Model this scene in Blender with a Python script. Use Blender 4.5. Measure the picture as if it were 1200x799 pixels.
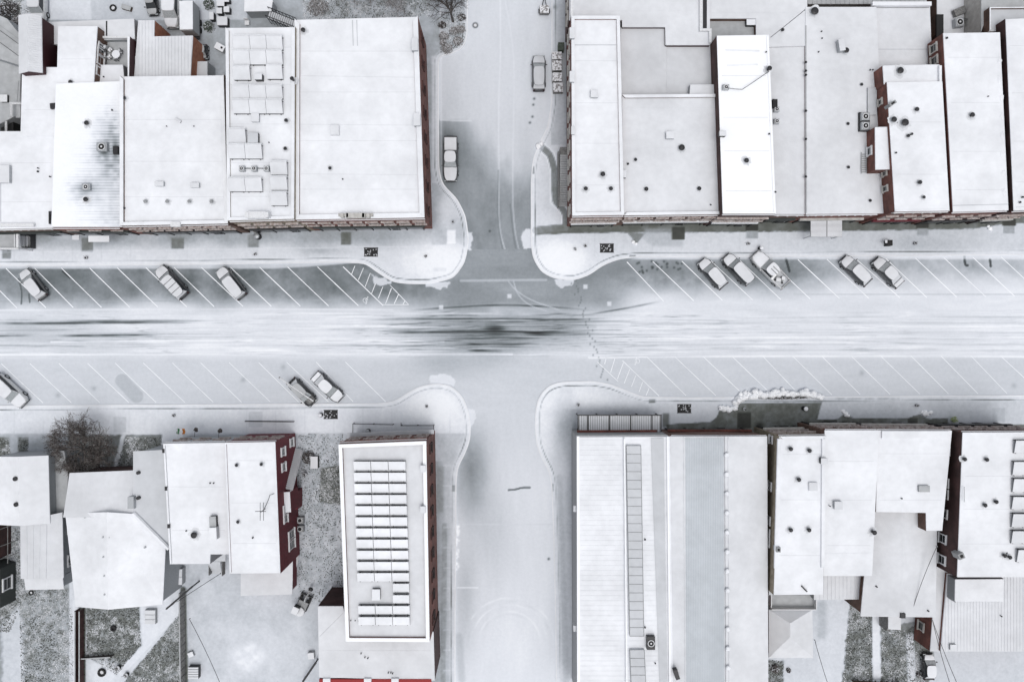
import bpy, math, random
import numpy as np
from mathutils import Vector, Matrix
random.seed(7); rng = np.random.default_rng(11)
for o in list(bpy.data.objects): bpy.data.objects.remove(o)
scene = bpy.context.scene
C = scene.collection
R = math.radians

# ---------------------------------------------------------------- camera, sky, sun, exposure
CAMH, K = 100.0, 0.115                       # drone height; metres of ground per photograph pixel
cd = bpy.data.cameras.new('camera'); cam = bpy.data.objects.new('camera', cd); C.objects.link(cam)
cam.location = (0, 0, CAMH); cam.rotation_euler = (0, 0, 0)
cd.sensor_fit = 'HORIZONTAL'; cd.angle = 2*math.atan(600*K/CAMH); cd.clip_end = 6000
scene.camera = cam
SUN_EL, SUN_AZ = 74, 160                     # high soft sun behind cloud, from the south-south-east
world = bpy.data.worlds.new('World'); scene.world = world; world.use_nodes = True
wn, wl = world.node_tree.nodes, world.node_tree.links
bg = wn['Background']
sky = wn.new('ShaderNodeTexSky'); sky.sky_type = 'NISHITA'; sky.sun_disc = False
sky.sun_elevation = R(SUN_EL); sky.sun_rotation = R(SUN_AZ); sky.dust_density = 3; sky.air_density = 1.0
hs = wn.new('ShaderNodeHueSaturation'); hs.inputs['Saturation'].default_value = 0.2
wl.new(sky.outputs[0], hs.inputs['Color']); wl.new(hs.outputs[0], bg.inputs['Color'])
bg.inputs['Strength'].default_value = 0.15
sd = bpy.data.lights.new('sun', 'SUN'); sd.energy = 0.9; sd.angle = R(35); sd.color = (1, .98, .95)
sun = bpy.data.objects.new('sun', sd); C.objects.link(sun); sun.location = (0, 0, 200)
az = R(SUN_AZ)
dirv = Vector((math.sin(az)*math.cos(R(SUN_EL)), math.cos(az)*math.cos(R(SUN_EL)), math.sin(R(SUN_EL))))
sun.rotation_euler = dirv.to_track_quat('Z', 'Y').to_euler()
vs = scene.view_settings
vs.view_transform = 'Standard'; vs.look = 'None'; vs.gamma = 1; vs.use_curve_mapping = False
vs.exposure = 0.05

# ---------------------------------------------------------------- helpers
def W(px, py, h=0.0):
    k = K*(CAMH-h)/CAMH
    return ((px-600)*k, (399.5-py)*k, h)
ORG = {}
def tag(o, label=None, cat=None, group=None, kind=None):
    if label: o['label'] = label
    if cat: o['category'] = cat
    if group: o['group'] = group
    if kind: o['kind'] = kind
    return o
def empty(name, loc=(0, 0, 0), label=None, cat=None, group=None, rz=0):
    o = bpy.data.objects.new(name, None); C.objects.link(o)
    o.location = loc; o.rotation_euler = (0, 0, rz); o.empty_display_size = .3
    ORG[o.name] = Vector(loc)
    return tag(o, label, cat, group)
def copy_tree(o, parent=None):
    c = o.copy(); C.objects.link(c)
    if parent: c.parent = parent
    for ch in list(o.children): copy_tree(ch, c)
    return c
def chaikin(p, n=2):
    for _ in range(n):
        q = []
        for i in range(len(p)):
            a, b = p[i], p[(i+1) % len(p)]; L = math.hypot(b[0]-a[0], b[1]-a[1]); t = min(.25, 4.0/max(L, 1e-6))
            q += [(a[0]*(1-t)+b[0]*t, a[1]*(1-t)+b[1]*t), (a[0]*t+b[0]*(1-t), a[1]*t+b[1]*(1-t))]
        p = q
    return p
def area(p): return .5*sum(p[i][0]*p[(i+1) % len(p)][1]-p[(i+1) % len(p)][0]*p[i][1] for i in range(len(p)))
def ccw(p): return list(p) if area(p) > 0 else list(reversed(p))
def inset(p, d):                      # p ccw; d > 0 shrinks
    n = len(p); out = []
    dl = d if isinstance(d, (list, tuple)) else [d]*n
    for i in range(n):
        a, b, c = Vector(p[i-1][:2]), Vector(p[i][:2]), Vector(p[(i+1) % n][:2])
        e1, e2 = (b-a).normalized(), (c-b).normalized()
        n1, n2 = Vector((-e1.y, e1.x)), Vector((-e2.y, e2.x))
        d1, d2 = dl[i-1], dl[i]
        cr = e1.x*e2.y-e1.y*e2.x
        if abs(cr) < 1e-3: q = b+n1*d1
        else:
            pa = a+n1*d1; pb = b+n2*d2; t = ((pb-pa).x*e2.y-(pb-pa).y*e2.x)/cr; q = pa+e1*t
        out.append((q.x, q.y))
    return out
class MB:
    def __init__(s): s.v = []; s.f = []; s.m = []
    def add(s, vs_, fs, mi=0):
        n = len(s.v); s.v += [tuple(x) for x in vs_]
        for f in fs: s.f.append([i+n for i in f]); s.m.append(mi)
        return s
    def box(s, c, size, rz=0, mi=0, taper=1.0):
        hx, hy, hz = size[0]/2, size[1]/2, size[2]/2; cr, sr = math.cos(rz), math.sin(rz); v = []
        for z in (-1, 1):
            t = taper if z > 0 else 1
            for x, y in ((-1, -1), (1, -1), (1, 1), (-1, 1)):
                a, b = x*hx*t, y*hy*t
                v.append((c[0]+a*cr-b*sr, c[1]+a*sr+b*cr, c[2]+z*hz))
        return s.add(v, [(3, 2, 1, 0), (4, 5, 6, 7), (0, 1, 5, 4), (1, 2, 6, 5), (2, 3, 7, 6), (3, 0, 4, 7)], mi)
    def prism(s, p, z0, z1, top=True, bot=True, mi=0, sides=True):
        p = ccw([q[:2] for q in p]); n = len(p)
        v = [(a, b, z0) for a, b in p]+[(a, b, z1) for a, b in p]; f = []
        if sides: f += [(i, (i+1) % n, (i+1) % n+n, i+n) for i in range(n)]
        if top: f.append(tuple(range(n, 2*n)))
        if bot: f.append(tuple(reversed(range(n))))
        return s.add(v, f, mi)
    def cyl(s, c, r, z0, z1, n=12, r2=None, mi=0):
        r2 = r if r2 is None else r2
        a = [2*math.pi*i/n for i in range(n)]
        v = [(c[0]+r*math.cos(t), c[1]+r*math.sin(t), z0) for t in a]+[(c[0]+r2*math.cos(t), c[1]+r2*math.sin(t), z1) for t in a]
        return s.add(v, [(i, (i+1) % n, (i+1) % n+n, i+n) for i in range(n)]+[tuple(range(n, 2*n)), tuple(reversed(range(n)))], mi)
    def tube(s, p0, p1, r0, r1=None, n=6, mi=0):
        r1 = r0 if r1 is None else r1
        p0, p1 = Vector(p0), Vector(p1); d = (p1-p0)
        if d.length < 1e-5: return s
        q = d.normalized().to_track_quat('Z', 'Y').to_matrix(); v = []
        for P, r in ((p0, r0), (p1, r1)):
            for i in range(n):
                t = 2*math.pi*i/n; v.append(P+q@Vector((r*math.cos(t), r*math.sin(t), 0)))
        return s.add(v, [(i, (i+1) % n, (i+1) % n+n, i+n) for i in range(n)]+[tuple(range(n, 2*n)), tuple(reversed(range(n)))], mi)
    def torus(s, c, R_, r, n=16, m=6, mi=0):
        v = []
        for i in range(n):
            t = 2*math.pi*i/n
            for j in range(m):
                u = 2*math.pi*j/m; rr = R_+r*math.cos(u); v.append((c[0]+rr*math.cos(t), c[1]+rr*math.sin(t), c[2]+r*math.sin(u)))
        return s.add(v, [(i*m+j, ((i+1) % n)*m+j, ((i+1) % n)*m+(j+1) % m, i*m+(j+1) % m) for i in range(n) for j in range(m)], mi)
    def blob(s, c, rx, ry, rz, n=10, m=6, j=.25, mi=0):
        v = [(c[0], c[1], c[2]-rz)]
        for a in range(1, m):
            ph = math.pi*a/m
            for b in range(n):
                t = 2*math.pi*b/n; k = 1+random.uniform(-j, j)
                v.append((c[0]+rx*k*math.sin(ph)*math.cos(t), c[1]+ry*k*math.sin(ph)*math.sin(t), c[2]-rz*math.cos(ph)*(1+random.uniform(-j, j)*.4)))
        v.append((c[0], c[1], c[2]+rz)); f = []
        for b in range(n):
            f.append((0, 1+(b+1) % n, 1+b)); L = 1+(m-2)*n
            f.append((L+b, L+(b+1) % n, len(v)-1))
            for a in range(m-2): f.append((1+a*n+b, 1+a*n+(b+1) % n, 1+(a+1)*n+(b+1) % n, 1+(a+1)*n+b))
        return s.add(v, f, mi)
    def build(s, name, mat, parent=None, smooth=False, bevel=0, local=False):
        me = bpy.data.meshes.new(name)
        off = ORG.get(parent.name, Vector()) if (parent and not local) else Vector()
        me.from_pydata([(a-off.x, b-off.y, c-off.z) for a, b, c in s.v], [], s.f)
        for m in (mat if isinstance(mat, (list, tuple)) else [mat]): me.materials.append(m)
        me.polygons.foreach_set('material_index', s.m)
        if smooth: me.polygons.foreach_set('use_smooth', [True]*len(s.f))
        me.update()
        o = bpy.data.objects.new(name, me); C.objects.link(o)
        if parent: o.parent = parent
        ORG[o.name] = off.copy()
        if bevel:
            b = o.modifiers.new('bevel', 'BEVEL'); b.width = bevel; b.segments = 2; b.limit_method = 'ANGLE'
        return o

# ---------------------------------------------------------------- materials
def nm(name):
    m = bpy.data.materials.new(name); m.use_nodes = True
    n = m.node_tree.nodes; return m, n, m.node_tree.links, n['Principled BSDF']
def mixed(name, c1, c2, scale=4, rough=.85, bump=.1, detail=6, metallic=0, lo=.35, hi=.65, bscale=None, stretch=(1, 1, 1), big=0):
    m, n, l, b = nm(name)
    tc = n.new('ShaderNodeNewGeometry'); mp = n.new('ShaderNodeMapping'); mp.inputs['Scale'].default_value = stretch
    l.new(tc.outputs['Position'], mp.inputs['Vector'])
    t = n.new('ShaderNodeTexNoise'); t.inputs['Scale'].default_value = scale; t.inputs['Detail'].default_value = detail
    l.new(mp.outputs[0], t.inputs['Vector'])
    r = n.new('ShaderNodeValToRGB'); r.color_ramp.elements[0].position = lo; r.color_ramp.elements[1].position = hi
    r.color_ramp.elements[0].color = (*c1, 1); r.color_ramp.elements[1].color = (*c2, 1)
    l.new(t.outputs['Fac'], r.inputs['Fac']); col = r.outputs['Color']
    if big:
        t3 = n.new('ShaderNodeTexNoise'); t3.inputs['Scale'].default_value = .22; t3.inputs['Detail'].default_value = 4
        l.new(tc.outputs['Position'], t3.inputs['Vector'])
        mr = n.new('ShaderNodeMapRange'); mr.inputs['From Min'].default_value = .3; mr.inputs['From Max'].default_value = .7
        mr.inputs['To Min'].default_value = 1-big; mr.inputs['To Max'].default_value = 1
        l.new(t3.outputs['Fac'], mr.inputs['Value'])
        vm = n.new('ShaderNodeVectorMath'); vm.operation = 'SCALE'
        l.new(col, vm.inputs[0]); l.new(mr.outputs[0], vm.inputs['Scale']); col = vm.outputs[0]
    l.new(col, b.inputs['Base Color'])
    b.inputs['Roughness'].default_value = rough; b.inputs['Metallic'].default_value = metallic
    if bump:
        t2 = n.new('ShaderNodeTexNoise'); t2.inputs['Scale'].default_value = bscale or scale*3; t2.inputs['Detail'].default_value = 4
        l.new(mp.outputs[0], t2.inputs['Vector'])
        bp = n.new('ShaderNodeBump'); bp.inputs['Strength'].default_value = bump; bp.inputs['Distance'].default_value = .05
        l.new(t2.outputs['Fac'], bp.inputs['Height']); l.new(bp.outputs[0], b.inputs['Normal'])
    return m
def snow(name, t, tint=(.972, .992, 1.035), var=.06, big=.15):
    c = tuple(t*x for x in tint)
    return mixed(name, tuple(x*(1-var) for x in c), c, scale=1.3, rough=.9, bump=.25, detail=8, bscale=5, big=big)
def flat(name, c, rough=.7, metallic=0, var=.15, scale=6):
    return mixed(name, tuple(x*(1-var) for x in c), c, scale=scale, rough=rough, bump=0, metallic=metallic)
M = dict(
    snow=snow('fresh_snow', .86), snow2=snow('thin_snow', .75), snow3=snow('grey_thin_snow', .62, (.97, 1, 1.05)),
    snow4=snow('dirty_snow', .5, (.97, 1, 1.03), .15, .2), bright=snow('deep_snow', .92, (.975, .99, 1.02), .02, .02),
    gsnow=snow('ground_snow', .74, (.97, 1, 1.045), .12, .16),
    metal=flat('galvanised_metal', (.42, .44, .46), .45, .5), dark=flat('dark_metal', (.03, .03, .033), .5, .3),
    black=flat('black_rubber', (.015, .015, .016), .8), grey=flat('grey_paint', (.3, .31, .32), .6),
    white=flat('white_paint', (.72, .73, .75), .6), glass=flat('dark_glass', (.02, .024, .028), .12),
    frost=flat('frosted_glass', (.42, .45, .47), .3, 0, .35, 9),
    tan=mixed('tan_render', (.17, .14, .10), (.27, .235, .18), 1.5), stone=mixed('pale_stone', (.40, .39, .37), (.52, .51, .49), 2), pinkstone=mixed('dusted_pink_stone', (.30, .24, .22), (.5, .46, .45), 3),
    wood=mixed('brown_timber', (.05, .035, .025), (.10, .07, .05), 5), greywood=mixed('weathered_timber', (.12, .12, .12), (.24, .24, .235), 6),
    redside=mixed('dark_red_siding', (.095, .008, .016), (.14, .014, .024), 2, .7), orange=mixed('orange_siding', (.25, .10, .06), (.34, .15, .09), 2),
    maroon=flat('maroon_siding', (.035, .004, .008)), greenside=flat('dark_green_siding', (.035, .042, .04), .7), greyside=flat('grey_siding', (.32, .34, .36), .7),
    bark=mixed('snow_flecked_bark', (.03, .026, .024), (.15, .14, .135), 3, .9, .3), twig=mixed('dark_twigs', (.04, .034, .032), (.09, .08, .078), 8),
    frosttwig=mixed('frosted_twigs', (.09, .08, .075), (.42, .41, .42), 9, lo=.42, hi=.6),
    twigmix=mixed('frost_speckled_twigs', (.045, .034, .03), (.26, .24, .23), 5, lo=.47, hi=.62), seam=snow('seam_snow', .74), snow2b=snow('shaded_thin_snow', .67), dull_blue=snow('dull_blue_sheeting', .56, (.93, 1, 1.07)), evergreen=mixed('frosted_evergreen', (.03, .045, .03), (.10, .12, .10), 7),
    stain=flat('bare_wet_roof', (.2, .21, .22), .6), flag_green=flat('green_cloth', (.03, .15, .06)), flag_orange=flat('orange_cloth', (.45, .16, .03)),
    palegreen=mixed('pale_green_leaves', (.18, .24, .09), (.5, .56, .32), 9), line=snow('line_paint', .93, (.965, .99, 1.03), .08, .03),
    crate=mixed('dusted_boards', (.25, .24, .24), (.75, .76, .79), 4, lo=.42, hi=.52),
    red=flat('red_paint', (.30, .02, .02)),
)
def brickmat(name, c1, c2, mort=(.2, .18, .16)):
    m, n, l, b = nm(name)
    g = n.new('ShaderNodeNewGeometry'); sx = n.new('ShaderNodeSeparateXYZ'); l.new(g.outputs['Position'], sx.inputs[0])
    ad = n.new('ShaderNodeMath'); l.new(sx.outputs['X'], ad.inputs[0]); l.new(sx.outputs['Y'], ad.inputs[1])
    cx = n.new('ShaderNodeCombineXYZ'); l.new(ad.outputs[0], cx.inputs['X']); l.new(sx.outputs['Z'], cx.inputs['Y'])
    t = n.new('ShaderNodeTexBrick'); t.inputs['Scale'].default_value = 1; t.inputs['Brick Width'].default_value = .22
    t.inputs['Row Height'].default_value = .075; t.inputs['Mortar Size'].default_value = .01
    t.inputs['Color1'].default_value = (*c1, 1); t.inputs['Color2'].default_value = (*c2, 1); t.inputs['Mortar'].default_value = (*mort, 1)
    l.new(cx.outputs[0], t.inputs['Vector'])
    no = n.new('ShaderNodeTexNoise'); no.inputs['Scale'].default_value = .7; no.inputs['Detail'].default_value = 6
    l.new(g.outputs['Position'], no.inputs['Vector'])
    mr = n.new('ShaderNodeMapRange'); mr.inputs['From Min'].default_value = .35; mr.inputs['From Max'].default_value = .65
    mr.inputs['To Min'].default_value = .6; mr.inputs['To Max'].default_value = 1.25; l.new(no.outputs['Fac'], mr.inputs['Value'])
    vm = n.new('ShaderNodeVectorMath'); vm.operation = 'SCALE'; l.new(t.outputs['Color'], vm.inputs[0]); l.new(mr.outputs[0], vm.inputs['Scale'])
    l.new(vm.outputs[0], b.inputs['Base Color']); b.inputs['Roughness'].default_value = .9
    return m
M['brick'] = brickmat('red_brick', (.20, .06, .045), (.13, .045, .035), (.10, .07, .06))
M['brick2'] = brickmat('brown_brick', (.17, .09, .065), (.11, .06, .045), (.10, .08, .07))
M['brickdark'] = brickmat('dark_brick', (.075, .03, .028), (.05, .022, .02), (.04, .03, .03))

# surface material driven by a per-vertex snow cover value
def cover_mat(name, stretch, scale, amt, fine=1.0):
    m, n, l, b = nm(name)
    at = n.new('ShaderNodeAttribute'); at.attribute_name = 'cover'
    g = n.new('ShaderNodeNewGeometry'); mp = n.new('ShaderNodeMapping'); mp.inputs['Scale'].default_value = stretch
    l.new(g.outputs['Position'], mp.inputs['Vector'])
    t = n.new('ShaderNodeTexNoise'); t.inputs['Scale'].default_value = scale; t.inputs['Detail'].default_value = 8; t.inputs['Roughness'].default_value = .6
    l.new(mp.outputs[0], t.inputs['Vector'])
    t2 = n.new('ShaderNodeTexNoise'); t2.inputs['Scale'].default_value = 2.2; t2.inputs['Detail'].default_value = 9; t2.inputs['Roughness'].default_value = .7
    l.new(g.outputs['Position'], t2.inputs['Vector'])
    def mth(op, a, b_):
        x = n.new('ShaderNodeMath'); x.operation = op
        for i, q in enumerate((a, b_)):
            if isinstance(q, (int, float)): x.inputs[i].default_value = q
            else: l.new(q, x.inputs[i])
        return x.outputs[0]
    # noise strongest where cover is partial
    part = mth('MULTIPLY', at.outputs['Fac'], mth('SUBTRACT', 1.12, at.outputs['Fac']))
    d = mth('ADD', mth('MULTIPLY', mth('SUBTRACT', t.outputs['Fac'], .5), amt), mth('MULTIPLY', mth('SUBTRACT', t2.outputs['Fac'], .5), fine))
    v = mth('ADD', at.outputs['Fac'], mth('MULTIPLY', d, part))
    r = n.new('ShaderNodeValToRGB'); e = r.color_ramp.elements
    e[0].position = 0; e[0].color = (.02, .022, .024, 1); e[1].position = 1; e[1].color = (.93, .945, .97, 1)
    for p, c in ((.15, (.122, .142, .151, 1)), (.45, (.405, .436, .474, 1)), (.75, (.695, .722, .772, 1)), (.86, (.825, .848, .885, 1))):
        x = e.new(p); x.color = c
    if 'pavement' in name:
        e[0].color = (.025, .026, .022, 1); e[1].color = (.128, .138, .126, 1)
    l.new(v, r.inputs['Fac']); l.new(r.outputs['Color'], b.inputs['Base Color']); b.inputs['Roughness'].default_value = .85
    bp = n.new('ShaderNodeBump'); bp.inputs['Strength'].default_value = .3; bp.inputs['Distance'].default_value = .04
    l.new(t2.outputs['Fac'], bp.inputs['Height']); l.new(bp.outputs[0], b.inputs['Normal'])
    return m
M['street_x'] = cover_mat('snowy_asphalt_main', (.2, .9, 1), 1.0, .35, .55)
M['street_y'] = cover_mat('snowy_asphalt_side', (1.2, .25, 1), .7, .35, .5)
M['walk'] = cover_mat('snowy_pavement', (1, 1, 1), .6, .45, .9)
M['roofcover'] = cover_mat('melting_roof', (1, 1, 1), .5, .25, .7)

# ---------------------------------------------------------------- snow cover fields with some painted shade (photo grey level -> reflectance)
def lin(v): v = np.clip(v, 0, 255)/255; return np.where(v < .04045, v/12.92, ((v+.055)/1.055)**2.4)
def vn(x, y, s, seed):                 # smooth value noise
    r = np.random.default_rng(seed).random((64, 64)); x = x/s+500; y = y/s+500
    xi = np.floor(x).astype(int); yi = np.floor(y).astype(int); fx = x-xi; fy = y-yi
    fx = fx*fx*(3-2*fx); fy = fy*fy*(3-2*fy); g = lambda a, b: r[a % 64, b % 64]
    return (g(xi, yi)*(1-fx)+g(xi+1, yi)*fx)*(1-fy)+(g(xi, yi+1)*(1-fx)+g(xi+1, yi+1)*fx)*fy-.5
def fb(x, y, s, seed): return vn(x, y, s, seed)+.5*vn(x, y, s/2, seed+1)+.25*vn(x, y, s/4, seed+2)
def sst(a, b, x): t = np.clip((x-a)/(b-a), 0, 1); return t*t*(3-2*t)
def blend(v, target, a): return v*(1-a)+target*a
def ell(x, y, cx, cy, rx, ry, p=1.0):
    d = ((x-cx)/rx)**2+((y-cy)/ry)**2; return np.exp(-d**p)
def pdist(x, y, pts):
    d = np.full(x.shape, 1e9)
    for (ax, ay), (bx, by) in zip(pts[:-1], pts[1:]):
        vx, vy = bx-ax, by-ay; L = vx*vx+vy*vy+1e-9
        t = np.clip(((x-ax)*vx+(y-ay)*vy)/L, 0, 1); d = np.minimum(d, np.hypot(x-ax-t*vx, y-ay-t*vy))
    return d
def smooth(p):
    if len(p) < 3: return p
    for _ in range(2):
        q = [p[0]]
        for a, b in zip(p[:-1], p[1:]): q += [(a[0]*.75+b[0]*.25, a[1]*.75+b[1]*.25), (a[0]*.25+b[0]*.75, a[1]*.25+b[1]*.75)]
        p = q+[p[-1]]
    return p
def stroke(v, x, y, pts, w, target, a=1.0, soft=.8):
    if 3 <= len(pts) <= 8: pts = smooth(pts)
    return blend(v, target, a*(1-sst(w, w+soft, pdist(x, y, pts))))
def rect(v, x, y, x0, y0, x1, y1, target, a=1.0, soft=1.0):
    m = sst(x0-soft, x0+soft, x)*(1-sst(x1-soft, x1+soft, x))*sst(y0-soft, y0+soft, y)*(1-sst(y1-soft, y1+soft, y))
    return blend(v, target, a*m)
def inpoly(x, y, p):
    r = np.zeros(x.shape, bool); n = len(p)
    for i in range(n):
        ax, ay = p[i][:2]; bx, by = p[(i+1) % n][:2]
        if ay == by: continue
        c = ((ay > y) != (by > y)) & (x < (bx-ax)*(y-ay)/(by-ay)+ax); r ^= c
    return r
def polyfill(v, x, y, p, target, a=1.0, soft=1.5, jag=0, seed=3):
    if jag: x = x+jag*fb(x, y, 5, seed); y = y+jag*fb(x, y, 5, seed+9)
    d = pdist(x, y, list(p)+[p[0]]); d = np.where(inpoly(x, y, p), d, -d)
    return blend(v, target, a*sst(-soft/2, soft/2, d))
RAMPS = [[(547, 272), (553, 272), (554, 279), (553, 292), (549, 293), (546, 284)], [(622, 268), (616, 268), (611, 275), (612, 288), (618, 292), (624, 291)],
         [(499, 331), (527, 329), (524, 337), (512, 339), (500, 336)], [(650, 327), (673, 327), (671, 335), (658, 337), (652, 333)],
         [(503, 449), (505, 441), (516, 437), (528, 441), (534, 447), (531, 452)], [(549, 478), (556, 481), (559, 490), (553, 500), (549, 500)],
         [(435, 322), (438, 333), (448, 335), (458, 333), (459, 329)]]
def field_main(x, y):
    v = 224+9*fb(x, y*7, 90, 1)+6*fb(x, y*3, 30, 5)
    v = blend(v, 203+5*fb(x, y, 40, 8), sst(412, 424, y+3*fb(x, y, 50, 4)))
    v = blend(v, 196, .5*sst(800, 1200, x)*sst(415, 430, y))
    # swept bare parking bays along the north kerb
    edge = 362+10*fb(x, y*2, 60, 12)
    L = (1-sst(edge-26, edge+8, y)); amt = np.where(x < 560, 1, 0)
    topL = 134+18*fb(x, y*1.5, 35, 21)-14*sst(320, 300, y)
    a = L*(1-sst(505, 560, x))*(.80+.2*sst(0, 60, x))
    topL = topL+22*fb(x, y, 11, 23)+12*fb(x, y, 4, 24)
    v = blend(v, topL-8, np.clip(a*(.93+.35*vn(x, y, 20, 25)), 0, 1))
    e2 = 352+8*fb(x, y, 45, 31)-14*sst(930, 1010, x)
    a2 = (1-sst(e2-30, e2+6, y))*sst(600, 680, x)
    tR = 150+20*fb(x, y*1.5, 30, 41)+26*sst(860, 1180, x)
    tR = tR+20*fb(x, y, 10, 43)+10*fb(x, y, 4, 44)
    v = blend(v, tR, np.clip(a2*(.9+.4*vn(x, y, 22, 45)), 0, 1))
    v = blend(v, 112, .6*ell(x, y, 718, 313, 26, 9)); v = blend(v, 118, .5*ell(x, y, 790, 315, 45, 10)); v = blend(v, 120, .5*ell(x, y, 875, 320, 40, 12))
    v = blend(v, 95, .55*ell(x, y, 70, 322, 32, 14)); v = blend(v, 115, .5*ell(x, y, 385, 325, 40, 14)); v = blend(v, 120, .4*ell(x, y, 140, 335, 60, 14))
    # swept junction
    v = blend(v, 140+20*fb(x, y*1.5, 30, 51), .9*(1-sst(350, 376, y+4*fb(x, y, 30, 2)))*sst(470, 540, x)*(1-sst(700, 760, x)))
    ja = ell(x, y, 575, 385, 105, 26, 1.4)
    v = blend(v, 150+45*fb(x, y*9, 60, 61), .88*ja)
    v = blend(v, 90, .5*ell(x, y, 570, 396, 42, 18)); v = blend(v, 100, .3*ell(x, y, 655, 386, 40, 14))
    v = blend(v, 162, .6*ell(x, y, 520, 424, 40, 17)); v = blend(v, 172, .5*ell(x, y, 565, 420, 35, 15))
    v = blend(v, 28, .95*ell(x, y, 580, 386.5, 11, 5.5)); v = blend(v, 215, .5*ell(x, y, 581, 364, 9, 6))
    v = blend(v, 170, .6*ell(x, y, 40, 388, 60, 16)); v = blend(v, 188, .5*ell(x, y, 110, 405, 70, 6)); v = blend(v, 165, .35*ell(x, y, 150, 393, 60, 5))
    for pts, w, t, al in [([(-20, 379), (60, 379), (150, 377.5), (232, 378)], 1.0, 50, .9), ([(60, 376), (180, 376), (250, 376)], .8, 110, .5),
        ([(62, 393.5), (120, 393), (190, 392)], .9, 70, .8), ([(-20, 394), (40, 393)], .6, 100, .6),
        ([(475, 364), (530, 360), (585, 357), (640, 359), (700, 364)], .6, 60, .85), ([(420, 375), (470, 374), (520, 373.5), (600, 373), (660, 375), (730, 372)], .7, 45, .9),
        ([(440, 390), (520, 389), (580, 388.5), (650, 390), (700, 389)], .9, 40, .85), ([(520, 397), (580, 396.5), (640, 396)], .9, 70, .7),
        ([(540, 403), (600, 404), (630, 402)], .8, 80, .6), ([(545, 410.5), (590, 411)], 1.1, 60, .6), ([(680, 370), (730, 362), (780, 352)], .5, 100, .5)]:
        x0_, x1_ = pts[0][0], pts[-1][0]; tp = sst(x0_-2, x0_+(x1_-x0_)*.35, x)*(1-sst(x1_-(x1_-x0_)*.4, x1_+2, x))
        v = stroke(v, x, y, pts, w*.6, t, np.clip(al*tp*(1.2+1.2*vn(x, y*3, 16, 71)), 0, 1), 1.3); v = stroke(v, x, y, pts, w*1.6, 170, .3*al*tp, 2.5)
    for yy, x0, x1, t in [(368, 240, 640, 235), (383, 300, 560, 240), (400, 60, 520, 238), (411, 380, 560, 245), (415, 0, 600, 236), (383, 700, 1220, 232), (396, 760, 1220, 236), (372, 900, 1220, 205), (379, 740, 1220, 200), (390, 800, 1220, 203), (404, 700, 1220, 202), (411, 720, 1220, 206), (418, 690, 1220, 238), (363, 0, 460, 232)]:
        tp = sst(x0, x0+90, x)*(1-sst(x1-90, x1, x)) if x1 < 1200 and x0 > 100 else 1
        v = stroke(v, x, y, [(x0, yy+.5), ((x0+x1)/2, yy-1), (x1, yy)], .5, t, np.clip(.55*tp*(1+1.2*vn(x, y*4, 40, 72)), 0, 1), 1.2)
    hf = sum(a_*vn(x, y*k_, s_, 300+i_) for i_, (a_, k_, s_) in enumerate([(7, 40, 110), (8, 55, 60)]))
    yw = y+2.5*fb(x, y*.2, 120, 77)
    for i_, (k_, s_) in enumerate([(60, 190), (75, 230), (45, 120)]):
        n1 = vn(x, yw*k_, s_, 400+i_); hf = hf-26*np.clip(1-np.abs(n1-.12)*20, 0, 1)*(.3+1.2*sst(-.1, .3, vn(x, y, 40, 410+i_)))+9*np.clip(1-np.abs(n1+.15)*16, 0, 1)*(.35+sst(-.1, .3, vn(x, y, 60, 420+i_)))
    v = v+hf*sst(360, 370, y)*(1-sst(412, 422, y))*(.75+2.4*ell(x, y, 585, 392, 120, 26))
    for pts in ([(602, 330), (606, 345), (620, 358), (640, 364)], [(596, 330), (604, 340), (622, 352), (655, 363)]): v = stroke(v, x, y, pts, .4, 205, .6, .7)
    v = stroke(v, x, y, [(540, 329), (640, 328)], .6, 205, .6, 1.5)
    v = stroke(v, x, y, [(0, 353), (120, 353)], .5, 165, .6); v = stroke(v, x, y, [(120, 353), (400, 352)], .5, 170, .5); v = stroke(v, x, y, [(930, 345), (1210, 345)], .5, 190, .5)
    v = blend(v, 180, .9*(1-sst(7, 9, pdist(x, y, [(143, 446), (160, 464)]))))
    for rx_, ry_ in ((597, 347), (517, 360), (686, 336), (714, 356)): v = rect(v, x, y, rx_-2.5, ry_-2.5, rx_+2.5, ry_+2.5, 225, .8, .7)
    for rr in RAMPS: v = polyfill(v, x, y, rr, 224, .85, 1.5, 3)
    # footprints crossing the street
    for i in range(46):
        t = i/45; fx = 664+44*t+3*math.sin(i*1.7); fy = 300+145*t
        v = blend(v, 95, .6*ell(x, y, fx+(1.2 if i % 2 else -1.2), fy, .9, 1.2))
    for (bx, by) in [(68, 463), (332, 430), (285, 445), (110, 455), (1010, 437), (1188, 452), (955, 302)]: v = blend(v, 150, .5*ell(x, y, bx, by, 3, 3))
    for k in range(26): v = blend(v, 35, .6*ell(x, y, rng.uniform(745, 800), rng.uniform(306, 320), 1.3, 1.3))
    for pts in ([(921, 303), (925, 318)], [(1130, 300), (1131, 311), (1134, 311)], [(1160, 304), (1161, 312)], [(74, 318), (82, 325)]): v = stroke(v, x, y, pts, 1, 40, .8)
    for pts in ([(22, 327), (26, 342), (25, 356)], [(34, 345), (35, 354)]): v = stroke(v, x, y, pts, .6, 80, .7)
    v = blend(v, 234, .7*(1-sst(.5, 3.5, y-(302+11*(1-sst(300, 500, x)))))*np.clip((1-sst(430, 450, x))+sst(735, 750, x), 0, 1))
    return v+5*(y > 415)
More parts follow.
